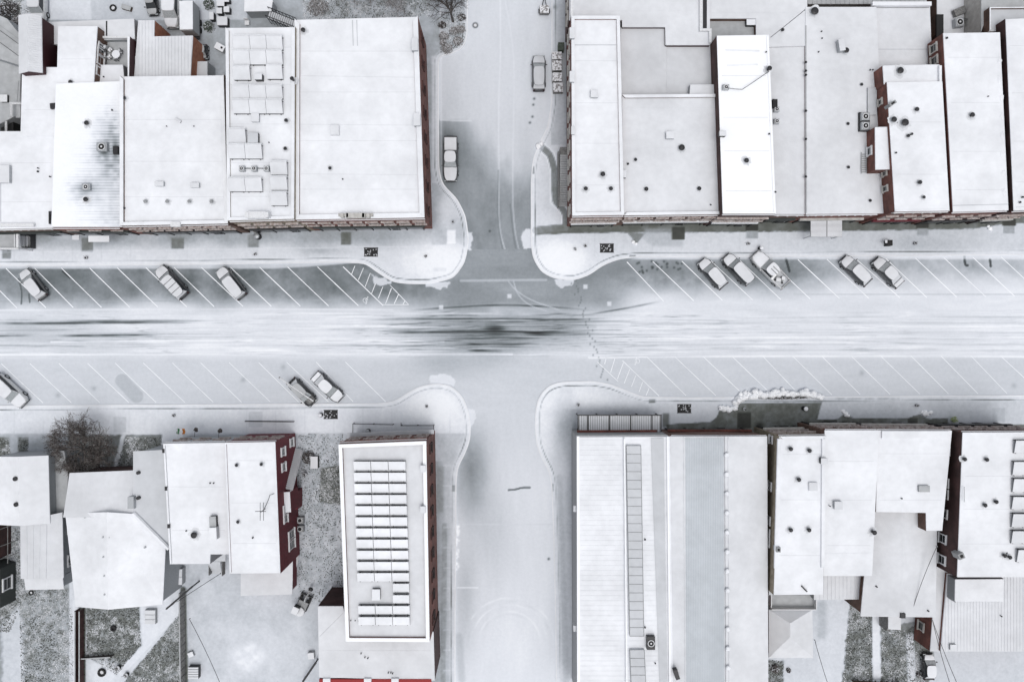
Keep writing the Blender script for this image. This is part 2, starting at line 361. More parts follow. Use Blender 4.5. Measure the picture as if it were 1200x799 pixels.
def field_north(x, y):
    e = 150+40*sst(540, 600, x)+14*fb(x, y, 30, 81)
    v = 206+5*fb(x, y, 50, 3)-10*sst(560, 520, x)*sst(40, 130, y)
    v = blend(v, 136+16*fb(x, y*.6, 30, 6)+10*fb(x, y*.3, 8, 16)+16*fb(x, y, 12, 18), sst(e-18, e+50, y+26*fb(x, y*.4, 14, 19)))
    v = blend(v, 104+20*fb(x, y, 12, 8), .85*sst(139, 142, y)*ell(x, y, 523, 180, 28, 50, 1.5)*sst(500, 516, x))
    v = blend(v, 145, .6*ell(x, y, 560, 225, 24, 50)); v = blend(v, 160, .5*sst(180, 300, y)*ell(x, y, 595, 250, 14, 90)); v = blend(v, 140, .5*ell(x, y, 618, 240, 12, 60))
    for pts, t, a in [([(586, -10), (587, 60), (584, 120), (585, 200), (584, 260), (590, 290), (604, 320)], 226, .42), ([(590, -10), (603, 60), (602, 140), (600, 240), (606, 290), (622, 330)], 222, .35),
                      ([(584, 200), (583, 260), (589, 292)], 90, .35), ([(598, 240), (603, 290), (612, 310)], 90, .3), ([(646, 60), (646, 130)], 225, .4)]:
        v = stroke(v, x, y, pts, .5, t, a, .9)
    v = stroke(v, x, y, [(516, 141), (552, 142)], .5, 215, .7)
    for (bx, by) in [(626, 116), (625, 123), (624, 137), (621, 144), (574, 271)]: v = blend(v, 50, .8*ell(x, y, bx, by, 1.3, 1.3))
    v = blend(v, 60, .8*(np.exp(-((np.hypot(x-557, y-30)-2.6)/.9)**2)))
    for rr in RAMPS: v = polyfill(v, x, y, rr, 224, .85, 1.5, 3)
    return 9+blend(v, 225, .5*np.exp(-np.abs(x-517)/1.5)*(y > 66)*(y < 215))
def field_south(x, y):
    v = 207+4*fb(x, y, 60, 3)
    v = blend(v, 112+24*fb(x, y, 14, 9), .85*ell(x, y, 553, 555, 19, 48)*sst(470, 520, y)); v = blend(v, 165, .5*ell(x, y, 575, 620, 26, 60)); v = blend(v, 150, .5*ell(x, y, 545, 700, 12, 60))
    v = blend(v, 218, .5*ell(x, y, 605, 760, 28, 40))
    for r_, t, a in [(52, 228, .6), (48, 180, .35), (44, 228, .5), (36, 226, .45), (33, 185, .3)]:
        d = np.abs(np.hypot((x-597), (y-752))-r_); v = blend(v, t, .75*a*(1-sst(.4, 1.8, d))*(1-sst(735, 765, y))*sst(-.25, .35, vn(x, y, 12, 99+int(r_))))
    v = stroke(v, x, y, [(596, 574), (606, 573), (611, 571), (621, 571)], .7, 70, .8)
    v = blend(v, 50, .9*ell(x, y, 643, 654.5, 1.4, 1.4))
    v = stroke(v, x, y, [(536, 614), (648, 614)], .4, 196, .5); v = stroke(v, x, y, [(536, 688), (560, 688)], .5, 226, .6)
    v = stroke(v, x, y, [(538, 745), (541, 795)], 1.5, 150, .4, 5)
    for k in range(40): v = blend(v, 236, .7*ell(x, y, 535+rng.uniform(-1, 3), rng.uniform(615, 668), 1.3, 1.3))
    for rr in RAMPS: v = polyfill(v, x, y, rr, 224, .85, 1.5, 3)
    return v+3+14*sst(484, 580, y)
KERBS = {}
def kerbline(v, x, y, key):
    d = pdist(x, y, KERBS[key]+[KERBS[key][0]])
    v = blend(v, 236, .55*(1-sst(4, 9, d))); v = blend(v, 105, .62*np.exp(-((d-5.2)/.55)**2)*(.5+sst(-.2, .3, vn(x, y, 25, 17))))
    return v
def slabs(v, x, y, y0, y1, n=34):
    d = np.minimum(np.abs((x+fb(x, y, 60, 4)) % n-n/2), 9); return blend(v, v-14, .5*(1-sst(.3, .9, d))*(y > y0)*(y < y1))
def field_nw(x, y):
    v = 222+8*fb(x, y, 40, 3)
    v = blend(v, 203, sst(262, 240, y)); v = slabs(v, x, y, 262, 308)
    v = blend(v, 164+34*fb(x, y*1.5, 26, 7), .85*(1-sst(278, 296, y+6*fb(x, y, 40, 6))))
    v = blend(v, 158, .55*ell(x, y, 375, 294, 26, 5)); v = blend(v, 150, .5*ell(x, y, 452, 276, 18, 7)); v = blend(v, 205, .5*ell(x, y, 490, 280, 30, 14))
    v = blend(v, 175, .4*ell(x, y, 395, 276, 30, 7)); v = blend(v, 246, .75*ell(x, y, 515, 305, 44, 26, 2)); v = blend(v, 232, .6*ell(x, y, 528, 250, 15, 30, 2))
    v = rect(v, x, y, 506, 270, 524, 287, 196, .7, 1.5); v = rect(v, x, y, 524, 270, 534, 286, 248, .8, 1); v = rect(v, x, y, 508, 314, 523, 318, 225, .8, 1)
    v = rect(v, x, y, 506, 66, 514.5, 215, 207, .7, 1); v = stroke(v, x, y, [(516, 70), (516, 140)], 1.2, 150, .5, 1)
    for q, t in [((96, 279, 110, 295), 120), ((201, 279, 216, 292), 118), ((291, 275, 304, 290), 140), ((400, 272, 412, 287), 110), ((3, 293, 14, 303), 135)]: v = rect(v, x, y, *q, t+12*fb(x, y, 6, 5), .9, .7)
    v = blend(v, 85, .5*ell(x, y, 406, 276, 4, 4)); v = blend(v, 120, .5*ell(x, y, 531, 261, 2, 2))
    v = stroke(v, x, y, [(0, 296), (540, 288)], .4, 236, .35)
    # back yards
    v = blend(v, 214, .7*((y < 24) & (x < 290))); v = polyfill(v, x, y, [(58, -20), (106, -20), (108, 24), (58, 24)], 222, .9, 2)
    v = blend(v, 130+60*fb(x, y, 6, 77), .8*((x < 26) & (y < 60))); v = polyfill(v, x, y, [(355, -20), (505, -20), (505, 20), (355, 20)], 165+50*fb(x, y, 6, 12), .8, 4)
    v = polyfill(v, x, y, [(515, -30), (547, -30), (547, 45), (540, 58), (525, 64), (515, 65)], 185+40*fb(x, y, 5, 55), .8, 2)
    return kerbline(v, x, y, 'nw')
def field_ne(x, y):
    v = 220+7*fb(x, y, 40, 13); v = slabs(v, x, y, 268, 300)
    v = blend(v, 248, .85*ell(x, y, 655, 305, 34, 24, 2)); v = blend(v, 208, .5*ell(x, y, 760, 280, 60, 14))
    v = blend(v, 200+8*fb(x, y, 40, 5), .7*sst(850, 1000, x))
    g = 100+30*fb(x, y, 12, 15)
    v = polyfill(v, x, y, [(626, 268), (655, 264), (700, 262), (1230, 250), (1230, 262), (1185, 262), (1140, 268), (1060, 270), (900, 272), (720, 273), (690, 273), (640, 275), (627, 276)], g, .92, 1.6, 1.2)
    v = polyfill(v, x, y, [(735, 272), (745, 287), (756, 274)], 130, .9, 1.5, 1); v = polyfill(v, x, y, [(756, 268), (800, 268), (800, 290), (765, 288), (752, 280)], 180, .6, 5)
    for q, t in [((787, 266, 802, 281), 52), ((873, 262, 888, 271), 30), ((874, 271, 888, 280), 165), ((1073, 257, 1088, 268), 38), ((1074, 268, 1087, 276), 160), ((1174, 256, 1190, 265), 34), ((1175, 265, 1188, 274), 160)]: v = rect(v, x, y, *q, t+10*fb(x, y, 5, 2), .92, .7)
    v = blend(v, 175, .5*sst(1040, 1060, x)*ell(x, y, 1060, 285, 70, 12))
    # swept ramp beside the side steps
    rp = [(633, 171), (645, 182), (650, 200), (650, 236), (658, 243), (663, 252), (663, 265)]
    v = stroke(v, x, y, rp, 3.4, 132+14*fb(x, y, 6, 4), .95, 1); v = blend(v, 244, .8*np.exp(-((pdist(x, y, rp)-4.8)/.9)**2)*(y < 262))
    v = stroke(v, x, y, [(628, 270), (645, 268), (662, 267)], 3.6, 135, .9, 1); v = blend(v, 252, .9*ell(x, y, 632, 170, 4, 4))
    v = blend(v, 96, .6*ell(x, y, 657, 268, 8, 4)); v = rect(v, x, y, 621.5, 196, 626, 204, 50, .9, .6); v = rect(v, x, y, 737.5, 299, 745, 303, 60, .9, .6)
    v = blend(v, 185, .7*((y < 170) & (x < 670) & (x > 646)))
    v = blend(v, 40, .8*ell(x, y, 650, 9, 2, 2.6)); v = blend(v, 150, .6*sst(660, 666, x)*(y < 160)*(x < 680))
    return kerbline(v, x, y, 'ne')
def path(v, x, y, pts, w, t=226): return stroke(v, x, y, pts, w, t, .95, 1.2)
def field_sw(x, y):
    v = 224+6*fb(x, y, 45, 23); v = slabs(v, x, y, 478, 508)
    v = blend(v, 247, .7*ell(x, y, 510, 475, 34, 22, 2)); v = blend(v, 206, .6*sst(500, 560, y)); v = blend(v, 165, .5*ell(x, y, 60, 522, 60, 6))
    v = blend(v, 205, .8*((x > 133) & (x < 148) & (y > 488) & (y < 506))); v = blend(v, 205, .8*((x > 292) & (x < 308) & (y > 483) & (y < 500)))
    yard = sst(506, 509, y)
    v = blend(v, 200+10*fb(x, y, 25, 33), yard*(x > 215))
    v = blend(v, 188+34*fb(x, y, 4, 35), yard*(1-sst(690, 712, y))*(x > 342)*(x < 402))
    v = blend(v, 246, .95*ell(x, y, 293, 768, 19, 17, 3)*np.clip(.75+.8*vn(x, y, 5, 6), 0, 1)); v = v+16*fb(x, y, 16, 67)*(x > 222)*(y > 660)*(x < 372); v = blend(v, 180, .4*ell(x, y, 275, 715, 26, 22)); v = blend(v, 222, .5*ell(x, y, 310, 760, 60, 50))
    v = polyfill(v, x, y, [(-20, 508), (120, 508), (120, 600), (-20, 600)], 150+30*fb(x, y, 5, 37), .5, 2)
    v = blend(v, 138+46*fb(x, y, 5, 39), .8*((y > 600) & (x < 82) & (x > -20)))
    v = polyfill(v, x, y, [(2, 735), (24, 705), (30, 799), (25, 830), (2, 830)], 215, .8, 5, 4); v = polyfill(v, x, y, [(-20, 750), (4, 750), (2, 830), (-20, 830)], 150, .8, 5, 4)
    lw = 118+40*fb(x, y, 4, 65)
    for q in ([(102, 706), (163, 704), (166, 755), (137, 790), (102, 768)], [(212, 715), (216, 830), (130, 830), (148, 796), (196, 738)], [(80, 509), (143, 509), (132, 552), (80, 552)], [(148, 509), (190, 509), (190, 530), (156, 552), (138, 552)], [(-10, 512), (12, 512), (12, 535), (-10, 535)], [(376, 548), (400, 545), (400, 592), (374, 587)], [(22, 512), (34, 512), (34, 535), (22, 535)]): v = polyfill(v, x, y, q, lw, .85, 2, 1.5)
    v = path(v, x, y, [(89, 705), (89, 800)], 2.9); v = polyfill(v, x, y, [(165, 700), (215, 680), (216, 715), (196, 735), (143, 792), (138, 786), (168, 755)], 224, .95, 1.5)
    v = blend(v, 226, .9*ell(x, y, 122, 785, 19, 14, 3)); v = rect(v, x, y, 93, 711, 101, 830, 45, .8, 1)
    v = rect(v, x, y, 512, 508, 534, 830, 190+14*fb(x, y, 14, 44), .9, 2); v = blend(v, 136, .5*sst(524, 510, x)*(y > 540)*(x > 500)); v = stroke(v, x, y, [(521, 615), (519, 800)], 2.2, 150+22*fb(x, y, 5, 2), .7, 2)
    v = rect(v, x, y, 512, 546, 520, 600, 130, .5, 2)
    for yy in range(545, 800, 24): v = stroke(v, x, y, [(520, yy), (534, yy)], .4, 212, .5)
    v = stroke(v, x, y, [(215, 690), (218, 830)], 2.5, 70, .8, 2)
    v = rect(v, x, y, 529.5, 567.5, 533.5, 575, 50, .9, .5)
    return kerbline(v, x, y, 'sw')
def field_se(x, y):
    v = 219+6*fb(x, y, 45, 53)-16*sst(760, 1000, x)
    v = blend(v, 242, .7*ell(x, y, 665, 470, 50, 22, 2)); v = blend(v, 242, .6*ell(x, y, 638, 500, 14, 40, 2)); v = blend(v, 165, .7*ell(x, y, 664, 500, 14, 28)); v = blend(v, 178, .55*ell(x, y, 725, 484, 60, 6))  # last two ellipses: shade around the hall canopy painted into the pavement
    v = blend(v, 203, .7*sst(540, 600, y)*(x < 690)); v = stroke(v, x, y, [(655, 560), (664, 800)], 1.6, 150, .25, 4)
    v = blend(v, 150, .5*(y > 480)*ell(x, y, 672, 560, 6, 90))
    for yy in (470, 492): v = stroke(v, x, y, [(870, yy-14), (1220, yy-14)], .3, 212, .3)
    q = 112+30*fb(x, y, 9, 55)+14*fb(x, y, 3, 57)
    v = polyfill(v, x, y, [(780, 497), (832, 494), (840, 488), (844, 478), (858, 479), (866, 472), (963, 471), (957, 491), (975, 491), (982, 490), (990, 484), (1000, 490), (1060, 490), (1078, 485), (1086, 490), (1110, 490), (1112, 498), (1240, 497), (1240, 520), (780, 520)], q, .96, 1.2, .8)
    v = rect(v, x, y, 864, 483, 880, 501, 42+16*fb(x, y, 4, 6), .93, .5); v = rect(v, x, y, 964, 492, 980, 502, 40, .9, .5); v = rect(v, x, y, 1063, 490, 1075, 500, 60, .85, .6)
    v = blend(v, 30, .9*ell(x, y, 890, 498, 4.5, 3.5)); v = blend(v, 30, .9*ell(x, y, 990, 497, 4, 3)); v = rect(v, x, y, 1162, 478, 1177, 494, 188, .8, .8)
    v = rect(v, x, y, 760.5, 467.5, 768, 471.5, 60, .9, .5); v = rect(v, x, y, 644, 566, 648.5, 575, 60, .9, .5); v = rect(v, x, y, 655, 455, 671, 460, 224, .8, 1)
    for k in range(34):
        bx = rng.uniform(975, 1055); v = blend(v, 90, .5*ell(x, y, bx, 467+rng.uniform(-.5, .5), 2.2, .8))
    v = rect(v, x, y, 776, 484, 784, 500, 70, .6, 1.5)
    yard = sst(695, 700, y)*(x > 895)
    v = blend(v, 210, yard); v = polyfill(v, x, y, [(955, 700), (995, 700), (992, 800), (958, 800)], 215, .9, 4, 3); v = rect(v, x, y, 957, 703, 968, 748, 165, .5, 4)
    lw = 120+45*fb(x, y, 4, 66)
    for q in ([(996, 700), (1022, 700), (1022, 830), (984, 830), (990, 760)], [(1031, 728), (1062, 730), (1090, 722), (1094, 765), (1082, 830), (1031, 830)], [(899, 772), (918, 774), (916, 830), (899, 830)]): v = polyfill(v, x, y, q, lw, .85, 2, 3)
    v = path(v, x, y, [(1026, 722), (1027, 790)], 4, 228); v = path(v, x, y, [(1066, 745), (1068, 800)], 4, 212); v = polyfill(v, x, y, [(1096, 762), (1240, 762), (1240, 840), (1096, 840)], 205, .9, 1)
    return kerbline(v, x, y, 'se')

def grid_surface(name, poly, z, step, field, mat, hpx=0.0, parent=None, relief=0.0):
    P = [tuple(W(a, b, hpx)[:2]) for a, b in poly]
    xs = [p[0] for p in P]; ys = [p[1] for p in P]
    nx = int((max(xs)-min(xs))/step)+2; ny = int((max(ys)-min(ys))/step)+2
    gx = min(xs)+np.arange(nx)*step-step/2; gy = min(ys)+np.arange(ny)*step-step/2
    X, Y = np.meshgrid(gx, gy); cin = inpoly(X[:-1, :-1]+step/2, Y[:-1, :-1]+step/2, P)
    use = np.zeros(X.shape, int)
    for a in (0, 1):
        for b in (0, 1): use[a:a+cin.shape[0], b:b+cin.shape[1]] += cin
    bd = (use > 0) & (use < 4)
    bx, by = X[bd], Y[bd]; best = np.full(bx.shape, 1e9); nxp = bx.copy(); nyp = by.copy()
    for i in range(len(P)):
        ax, ay = P[i]; cx_, cy_ = P[(i+1) % len(P)]; vx, vy = cx_-ax, cy_-ay; L = vx*vx+vy*vy+1e-12
        t = np.clip(((bx-ax)*vx+(by-ay)*vy)/L, 0, 1); qx, qy = ax+t*vx, ay+t*vy; d = np.hypot(bx-qx, by-qy)
        m = d < best; best[m] = d[m]; nxp[m] = qx[m]; nyp[m] = qy[m]
    ok = best < step*1.2; bx[ok] = nxp[ok]; by[ok] = nyp[ok]; X[bd] = bx; Y[bd] = by
    idx = -np.ones(X.shape, int); u = use > 0; idx[u] = np.arange(u.sum())
    vx, vy = X[u], Y[u]; k = K*(CAMH-hpx)/CAMH
    px, py = vx/k+600, 399.5-vy/k
    cov = lin(field(px, py))/1.0
    co = np.stack([vx, vy, np.full(vx.shape, z)+relief*cov*(.5+fb(px, py, 12, 88))], 1).astype(np.float32)
    fc = np.stack([idx[:-1, :-1], idx[:-1, 1:], idx[1:, 1:], idx[1:, :-1]], -1)[cin].astype(np.int32)
    me = bpy.data.meshes.new(name); me.vertices.add(len(co)); me.vertices.foreach_set('co', co.ravel())
    me.loops.add(fc.size); me.loops.foreach_set('vertex_index', fc.ravel())
    me.polygons.add(len(fc)); me.polygons.foreach_set('loop_start', np.arange(len(fc), dtype=np.int32)*4)
    me.update(calc_edges=True)
    at = me.attributes.new('cover', 'FLOAT', 'POINT'); at.data.foreach_set('value', cov.astype(np.float32))
    me.materials.append(mat); me.polygons.foreach_set('use_smooth', [True]*len(fc))
    o = bpy.data.objects.new(name, me); C.objects.link(o)
    if parent:
        o.parent = parent; o.location = -ORG[parent.name]
    ORG[o.name] = Vector()
    return o

# ---------------------------------------------------------------- ground, streets, pavements
tag(MB().prism([(-2500, -2500), (2500, -2500), (2500, 2500), (-2500, 2500)], -.6, -.02).build('ground', M['gsnow']), kind='structure')
tag(grid_surface('main_street', [(-25, 292), (1225, 292), (1225, 484), (-25, 484)], .012, .1, field_main, M['street_x']), kind='structure')
tag(grid_surface('side_street', [(505, -25), (662, -25), (662, 292), (505, 292)], .012, .12, field_north, M['street_y']), kind='structure')
tag(grid_surface('side_street', [(522, 484), (665, 484), (665, 825), (522, 825)], .012, .12, field_south, M['street_y']), kind='structure')
ex = MB()
for q in ([(-1500, 305), (-25, 305), (-25, 478), (-1500, 478)], [(1225, 300), (2800, 300), (2800, 464), (1225, 464)], [(548, -1500), (640, -1500), (640, -25), (548, -25)], [(534, 825), (652, 825), (652, 2400), (534, 2400)]):
    ex.prism([W(*p)[:2] for p in q], -.01, .012)
tag(ex.build('street', M['snow3']), kind='structure')
BLK = {
 'nw': ([(60, 312), (200, 311), (400, 308), (428, 309), (443, 320), (460, 331), (480, 333), (505, 333), (532, 326), (545, 308), (550, 282), (546, 253), (536, 233), (519, 216), (515, 198), (514.5, 140), (514.5, 67), (530, 64), (543, 57), (548, 44), (548.5, 10), (548.5, -40), (-35, -40), (-35, 312)], field_nw),
 'ne': ([(646, -40), (646, 120), (641, 150), (631, 169), (624, 188), (622, 210), (622, 285), (624, 302), (634, 319), (650, 327), (672, 329), (690, 323), (707, 311), (725, 304), (743, 302), (900, 301.5), (1050, 300.5), (1235, 299), (1235, -40)], field_ne),
 'sw': ([(-35, 475), (200, 473.5), (445, 472), (462, 470), (476, 461), (490, 453), (510, 448.5), (530, 452), (543, 465), (550, 483), (552, 500), (551, 516), (545, 532), (537, 547), (535, 566), (535, 612), (534, 720), (534, 840), (-35, 840)], field_sw),
 'se': ([(628, 520), (627, 500), (627, 481), (631, 465), (642, 452), (658, 447), (694, 446), (717, 450), (736, 458), (753, 464.5), (815, 465), (1000, 464), (1235, 462.5), (1235, 840), (652, 840), (650, 700), (648, 620), (646, 568), (643, 552), (635, 538)], field_se)}
KZ = .13
for key, (pl, fld) in BLK.items():
    sp = ccw(chaikin(pl, 2)); KERBS[key] = sp
    tag(grid_surface('sidewalk', sp, KZ, .17, fld, M['walk'], relief=.006), kind='structure')
    wp = ccw([W(a, b)[:2] for a, b in sp]); ip = inset(wp, .16); n = len(wp)
    kb = MB(); v = [(a, b, 0) for a, b in wp]+[(a, b, KZ+.02) for a, b in wp]+[(a, b, KZ+.02) for a, b in ip]+[(a, b, KZ-.03) for a, b in ip]
    f = []
    for i in range(n):
        j = (i+1) % n
        f += [(i, j, j+n, i+n), (i+n, j+n, j+2*n, i+2*n), (i+2*n, j+2*n, j+3*n, i+3*n)]
    tag(kb.add(v, f).build('kerb', M['snow']), kind='structure')

# ---------------------------------------------------------------- painted lines
ln = MB()
def seg(a, b, w=.10, z=.018, h=0):
    A, B = Vector(W(*a, h)[:2]), Vector(W(*b, h)[:2]); d = (B-A).normalized(); n_ = Vector((-d.y, d.x))*w/2
    k = max(1, int((B-A).length/1.2)); pts = [A.lerp(B, i/k) for i in range(k+1)]
    L = []; Rr = []
    for i, p in enumerate(pts):
        q = n_*random.uniform(.75, 1.15); L.append(p+q); Rr.append(p-q)
    for i in range(k): ln.add([(Rr[i].x, Rr[i].y, z), (Rr[i+1].x, Rr[i+1].y, z), (L[i+1].x, L[i+1].y, z), (L[i].x, L[i].y, z)], [(0, 1, 2, 3)])
for x0, x1 in [(-26, 20), (7, 54), (40.7, 86), (72, 119), (105, 152), (137.5, 185), (171, 219), (204, 251), (236, 285), (270, 318), (304, 352), (337, 385), (372, 420), (402, 449)]: seg((x0, 314.5-(x0/200)), (x1, 361-(x1/150)), .12)
for x0, x1 in [(734.7, 777.7), (765, 813), (799, 846.6), (833, 882), (867, 915), (901, 949.6), (935, 984), (969, 1018), (1003, 1054.6), (1038, 1086), (1072.6, 1121), (1106, 1155), (1140, 1189), (1173, 1222)]: seg((x0, 307-(x0-734)/75), (x1, 353-(x1-777)/70), .12)
for x0, x1 in [(1.6, 50.5), (35, 83.7), (69, 117), (102.6, 151), (135, 183), (168, 216.6), (202, 250), (235, 283), (268.5, 317), (303, 350), (336, 385), (370.5, 414), (404.7, 452)]: seg((x0, 426-x0/200), (x1, 472-x1/300), .085)
for x0, x1 in [(758, 804), (790.7, 838.8), (824, 872), (858, 905), (894, 937), (929, 974.7), (963, 1008), (997.6, 1043), (1032, 1078), (1067.6, 1111.6), (1102.5, 1146), (1137.6, 1180), (1172, 1220)]: seg((x0, 418-(x0-758)/300), (x1, 463.5-(x1-804)/150), .085)
for a, b in [((449, 357), (479, 357)), ((457, 334), (479, 357)), ((416, 311.5), (412, 321.5)), ((426, 314), (420, 328)), ((434, 320), (428, 336)), ((440, 332.5), (435.5, 344)), ((448.7, 336), (443.4, 349.5)), ((458.8, 337.7), (451.8, 356)), ((467, 345), (462, 356)), ((474.5, 352.6), (472, 357)),
             ((700, 424), (724.5, 447)), ((729.5, 422.5), (772.5, 464)), ((690, 420), (758, 418)), ((710.5, 419), (708.5, 426.5)), ((720.5, 420), (715.5, 436.5)), ((730.5, 425), (723.5, 444)), ((738, 432.5), (731.5, 449)), ((745, 440), (740, 453)), ((753, 447.5), (749, 459)), ((760.5, 455), (757, 463.5))]: seg(a, b, .09)
def wheelchair(cx, cy, rot):
    def q(x, y): c, s_ = math.cos(rot), math.sin(rot); return (cx+x*c-y*s_, cy+x*s_+y*c)
    arc = [q(2.6*math.cos(t), 2.6*math.sin(t)) for t in np.linspace(.2, 4.6, 9)]
    for a, b in zip(arc[:-1], arc[1:]): seg(a, b, .06)
    for a, b in ((q(-.6, -4.4), q(0, -.6)), (q(0, -.6), q(2.6, -.6)), (q(2.6, -.6), q(3.6, 2.6)), (q(-.4, -2.6), q(1.8, -2.6)), (q(-1.3, -5), (q(.1, -5)))): seg(a, b, .07)
wheelchair(428, 352, .8); wheelchair(747, 423, 3.9)
tag(ln.build('parking_lines', M['line']), kind='structure')

# ---------------------------------------------------------------- building kit
class Bld: pass
WIN = {}
def window(parent, a, b, t, z, w, h, nrm, frame='stone', pane='glass', hood=False):
    """a,b world 2d edge; t fraction along; z sill height"""
    key = (round(w, 2), round(h, 2), frame, pane, hood)
    if key not in WIN:
        f = MB(); ft = .14
        for sx in (-1, 1): f.box((sx*(w/2+ft/2), -.05, h/2), (ft, .14, h))
        f.box((0, -.09, -.08), (w+2*ft+.2, .28, .16)); f.box((0, -.07, h+.1), (w+2*ft+.1, .2, .2))
        if hood: f.box((0, -.12, h+.28), (w+.5, .3, .12))
        fo = f.build('window', M[frame]); me = fo.data; bpy.data.objects.remove(fo)
        g = MB(); g.box((0, -.02, h/2), (w, .04, h)); g.box((0, -.045, h/2), (w, .03, .05), mi=1)
        go = g.build('pane', [M[pane], M[frame]]); mg = go.data; bpy.data.objects.remove(go)
        WIN[key] = (me, mg)
    me, mg = WIN[key]
    A, B = Vector(a), Vector(b); p = A.lerp(B, t); ang = math.atan2(nrm.y, nrm.x)+math.pi/2
    o = bpy.data.objects.new('window', me); C.objects.link(o); o.parent = parent
    off = ORG[parent.name]; o.location = Vector((p.x, p.y, z))-off; o.rotation_euler = (0, 0, ang)
    c = bpy.data.objects.new('pane', mg); C.objects.link(c); c.parent = o
    return o
def building(label, poly, h, wall='brick', roof='snow', ph=0.0, pw=.35, pe=None, cap='snow', cat='building', name='building', z0=.1, ribs=None, group=None, seams=(), over=.0, grid=None, slab=.16, ribcol=None):
    P = ccw([W(a, b, h)[:2] for a, b in poly])
    cx = sum(p[0] for p in P)/len(P); cy = sum(p[1] for p in P)/len(P)
    root = empty(name, (cx, cy, z0), label, cat, group)
    zd = h-ph if ph else h-slab
    wp = inset(P, over) if over else P
    MB().prism(wp, z0, zd, top=True, bot=False).build('wall', M[wall], root)
    rp = inset(P, .03) if ph else P
    ztop = zd+.12 if ph else h
    if grid:
        MB().prism(rp, zd, ztop-.01, bot=False).build('roof', M[roof], root)
        grid_surface('roof_snow', [((p[0]/(K*(CAMH-h)/CAMH))+600, 399.5-p[1]/(K*(CAMH-h)/CAMH)) for p in inset(rp, .05)], ztop, .15, grid, M['roofcover'], h, root)
    else:
        rb = MB().prism(rp, zd, ztop)
        if ribs:                         # (axis, pitch)
            axv, pitch = ribs[0], ribs[1]; hh = ribs[2] if len(ribs) > 2 else .05
            xs = [p[0] for p in rp]; ys = [p[1] for p in rp]
            lo, hi = (min(xs), max(xs)) if axv == 'y' else (min(ys), max(ys)); c = lo+pitch/2
            while c < hi-.03:
                hit = []
                for i in range(len(rp)):
                    a, b = rp[i], rp[(i+1) % len(rp)]; u = 0 if axv == 'y' else 1
                    if (a[u] > c) != (b[u] > c): t = (c-a[u])/(b[u]-a[u]); hit.append(a[1-u]+t*(b[1-u]-a[1-u]))
                hit.sort()
                for s0, s1 in zip(hit[::2], hit[1::2]):
                    m_ = (s0+s1)/2; L = s1-s0-.06
                    if L > .1:
                        if axv == 'y': rb.box((c, m_, ztop+hh/2-.005), (.07, L, hh))
                        else: rb.box((m_, c, ztop+hh/2-.005), (L, .07, hh))
                c += pitch
        ar = abs(area(rp))
        if not ribs and ar > 60 and h < 20:
            xs = [p[0] for p in rp]; ys = [p[1] for p in rp]; rr_ = random.Random(int(cx*7)); pt = rr_.uniform(4.5, 6.5); c = min(ys)+pt*rr_.uniform(.5, 1)
            while c < max(ys)-1.5:
                hit = sorted(a[0]+(c-a[1])/(b_[1]-a[1])*(b_[0]-a[0]) for a, b_ in ((rp[i], rp[(i+1) % len(rp)]) for i in range(len(rp))) if (a[1] > c) != (b_[1] > c))
                for s0, s1 in zip(hit[::2], hit[1::2]):
                    if s1-s0 > 1.5: rb.box(((s0+s1)/2, c, ztop+.006), (s1-s0-.9, .05, .02), mi=1)
                c += pt*rr_.uniform(.85, 1.15)
        rb.build('roof', [M[roof], M['seam']], root, bevel=0 if ribs or len(rb.f) > 12 else .05)
    if ph:
        n = len(P); q = inset(P, pw)
        pe = range(n) if pe is None else pe
        # edge ids refer to the poly as given; map to ccw order
        order = list(range(len(poly))) if area([W(a, b, h)[:2] for a, b in poly]) > 0 else None
        for e in pe:
            if order is None: i = (n-2-e) % n
            else: i = e
            a, b, c, d = P[i], P[(i+1) % n], q[(i+1) % n], q[i]
            MB().prism([a, b, c, d], zd, h-.12).build('parapet', M[wall], root)
            MB().prism([a, b, c, d], h-.118, h, bot=True).build('parapet_snow', M[cap], root, bevel=.03)
    for s_ in seams:
        a, b = W(*s_[0], ztop), W(*s_[1], ztop); A, B = Vector(a), Vector(b); d = B-A
        MB().box(((A.x+B.x)/2, (A.y+B.y)/2, ztop+.012), (d.length, s_[2] if len(s_) > 2 else .09, .03), math.atan2(d.y, d.x)).build('roof_seam', M[s_[3] if len(s_) > 3 else 'snow2'], root)
    root_b = Bld(); root_b.root = root; root_b.P = P; root_b.h = h; root_b.z = ztop; root_b.z0 = z0; root_b.poly = poly; root_b.zd = zd
    return root_b
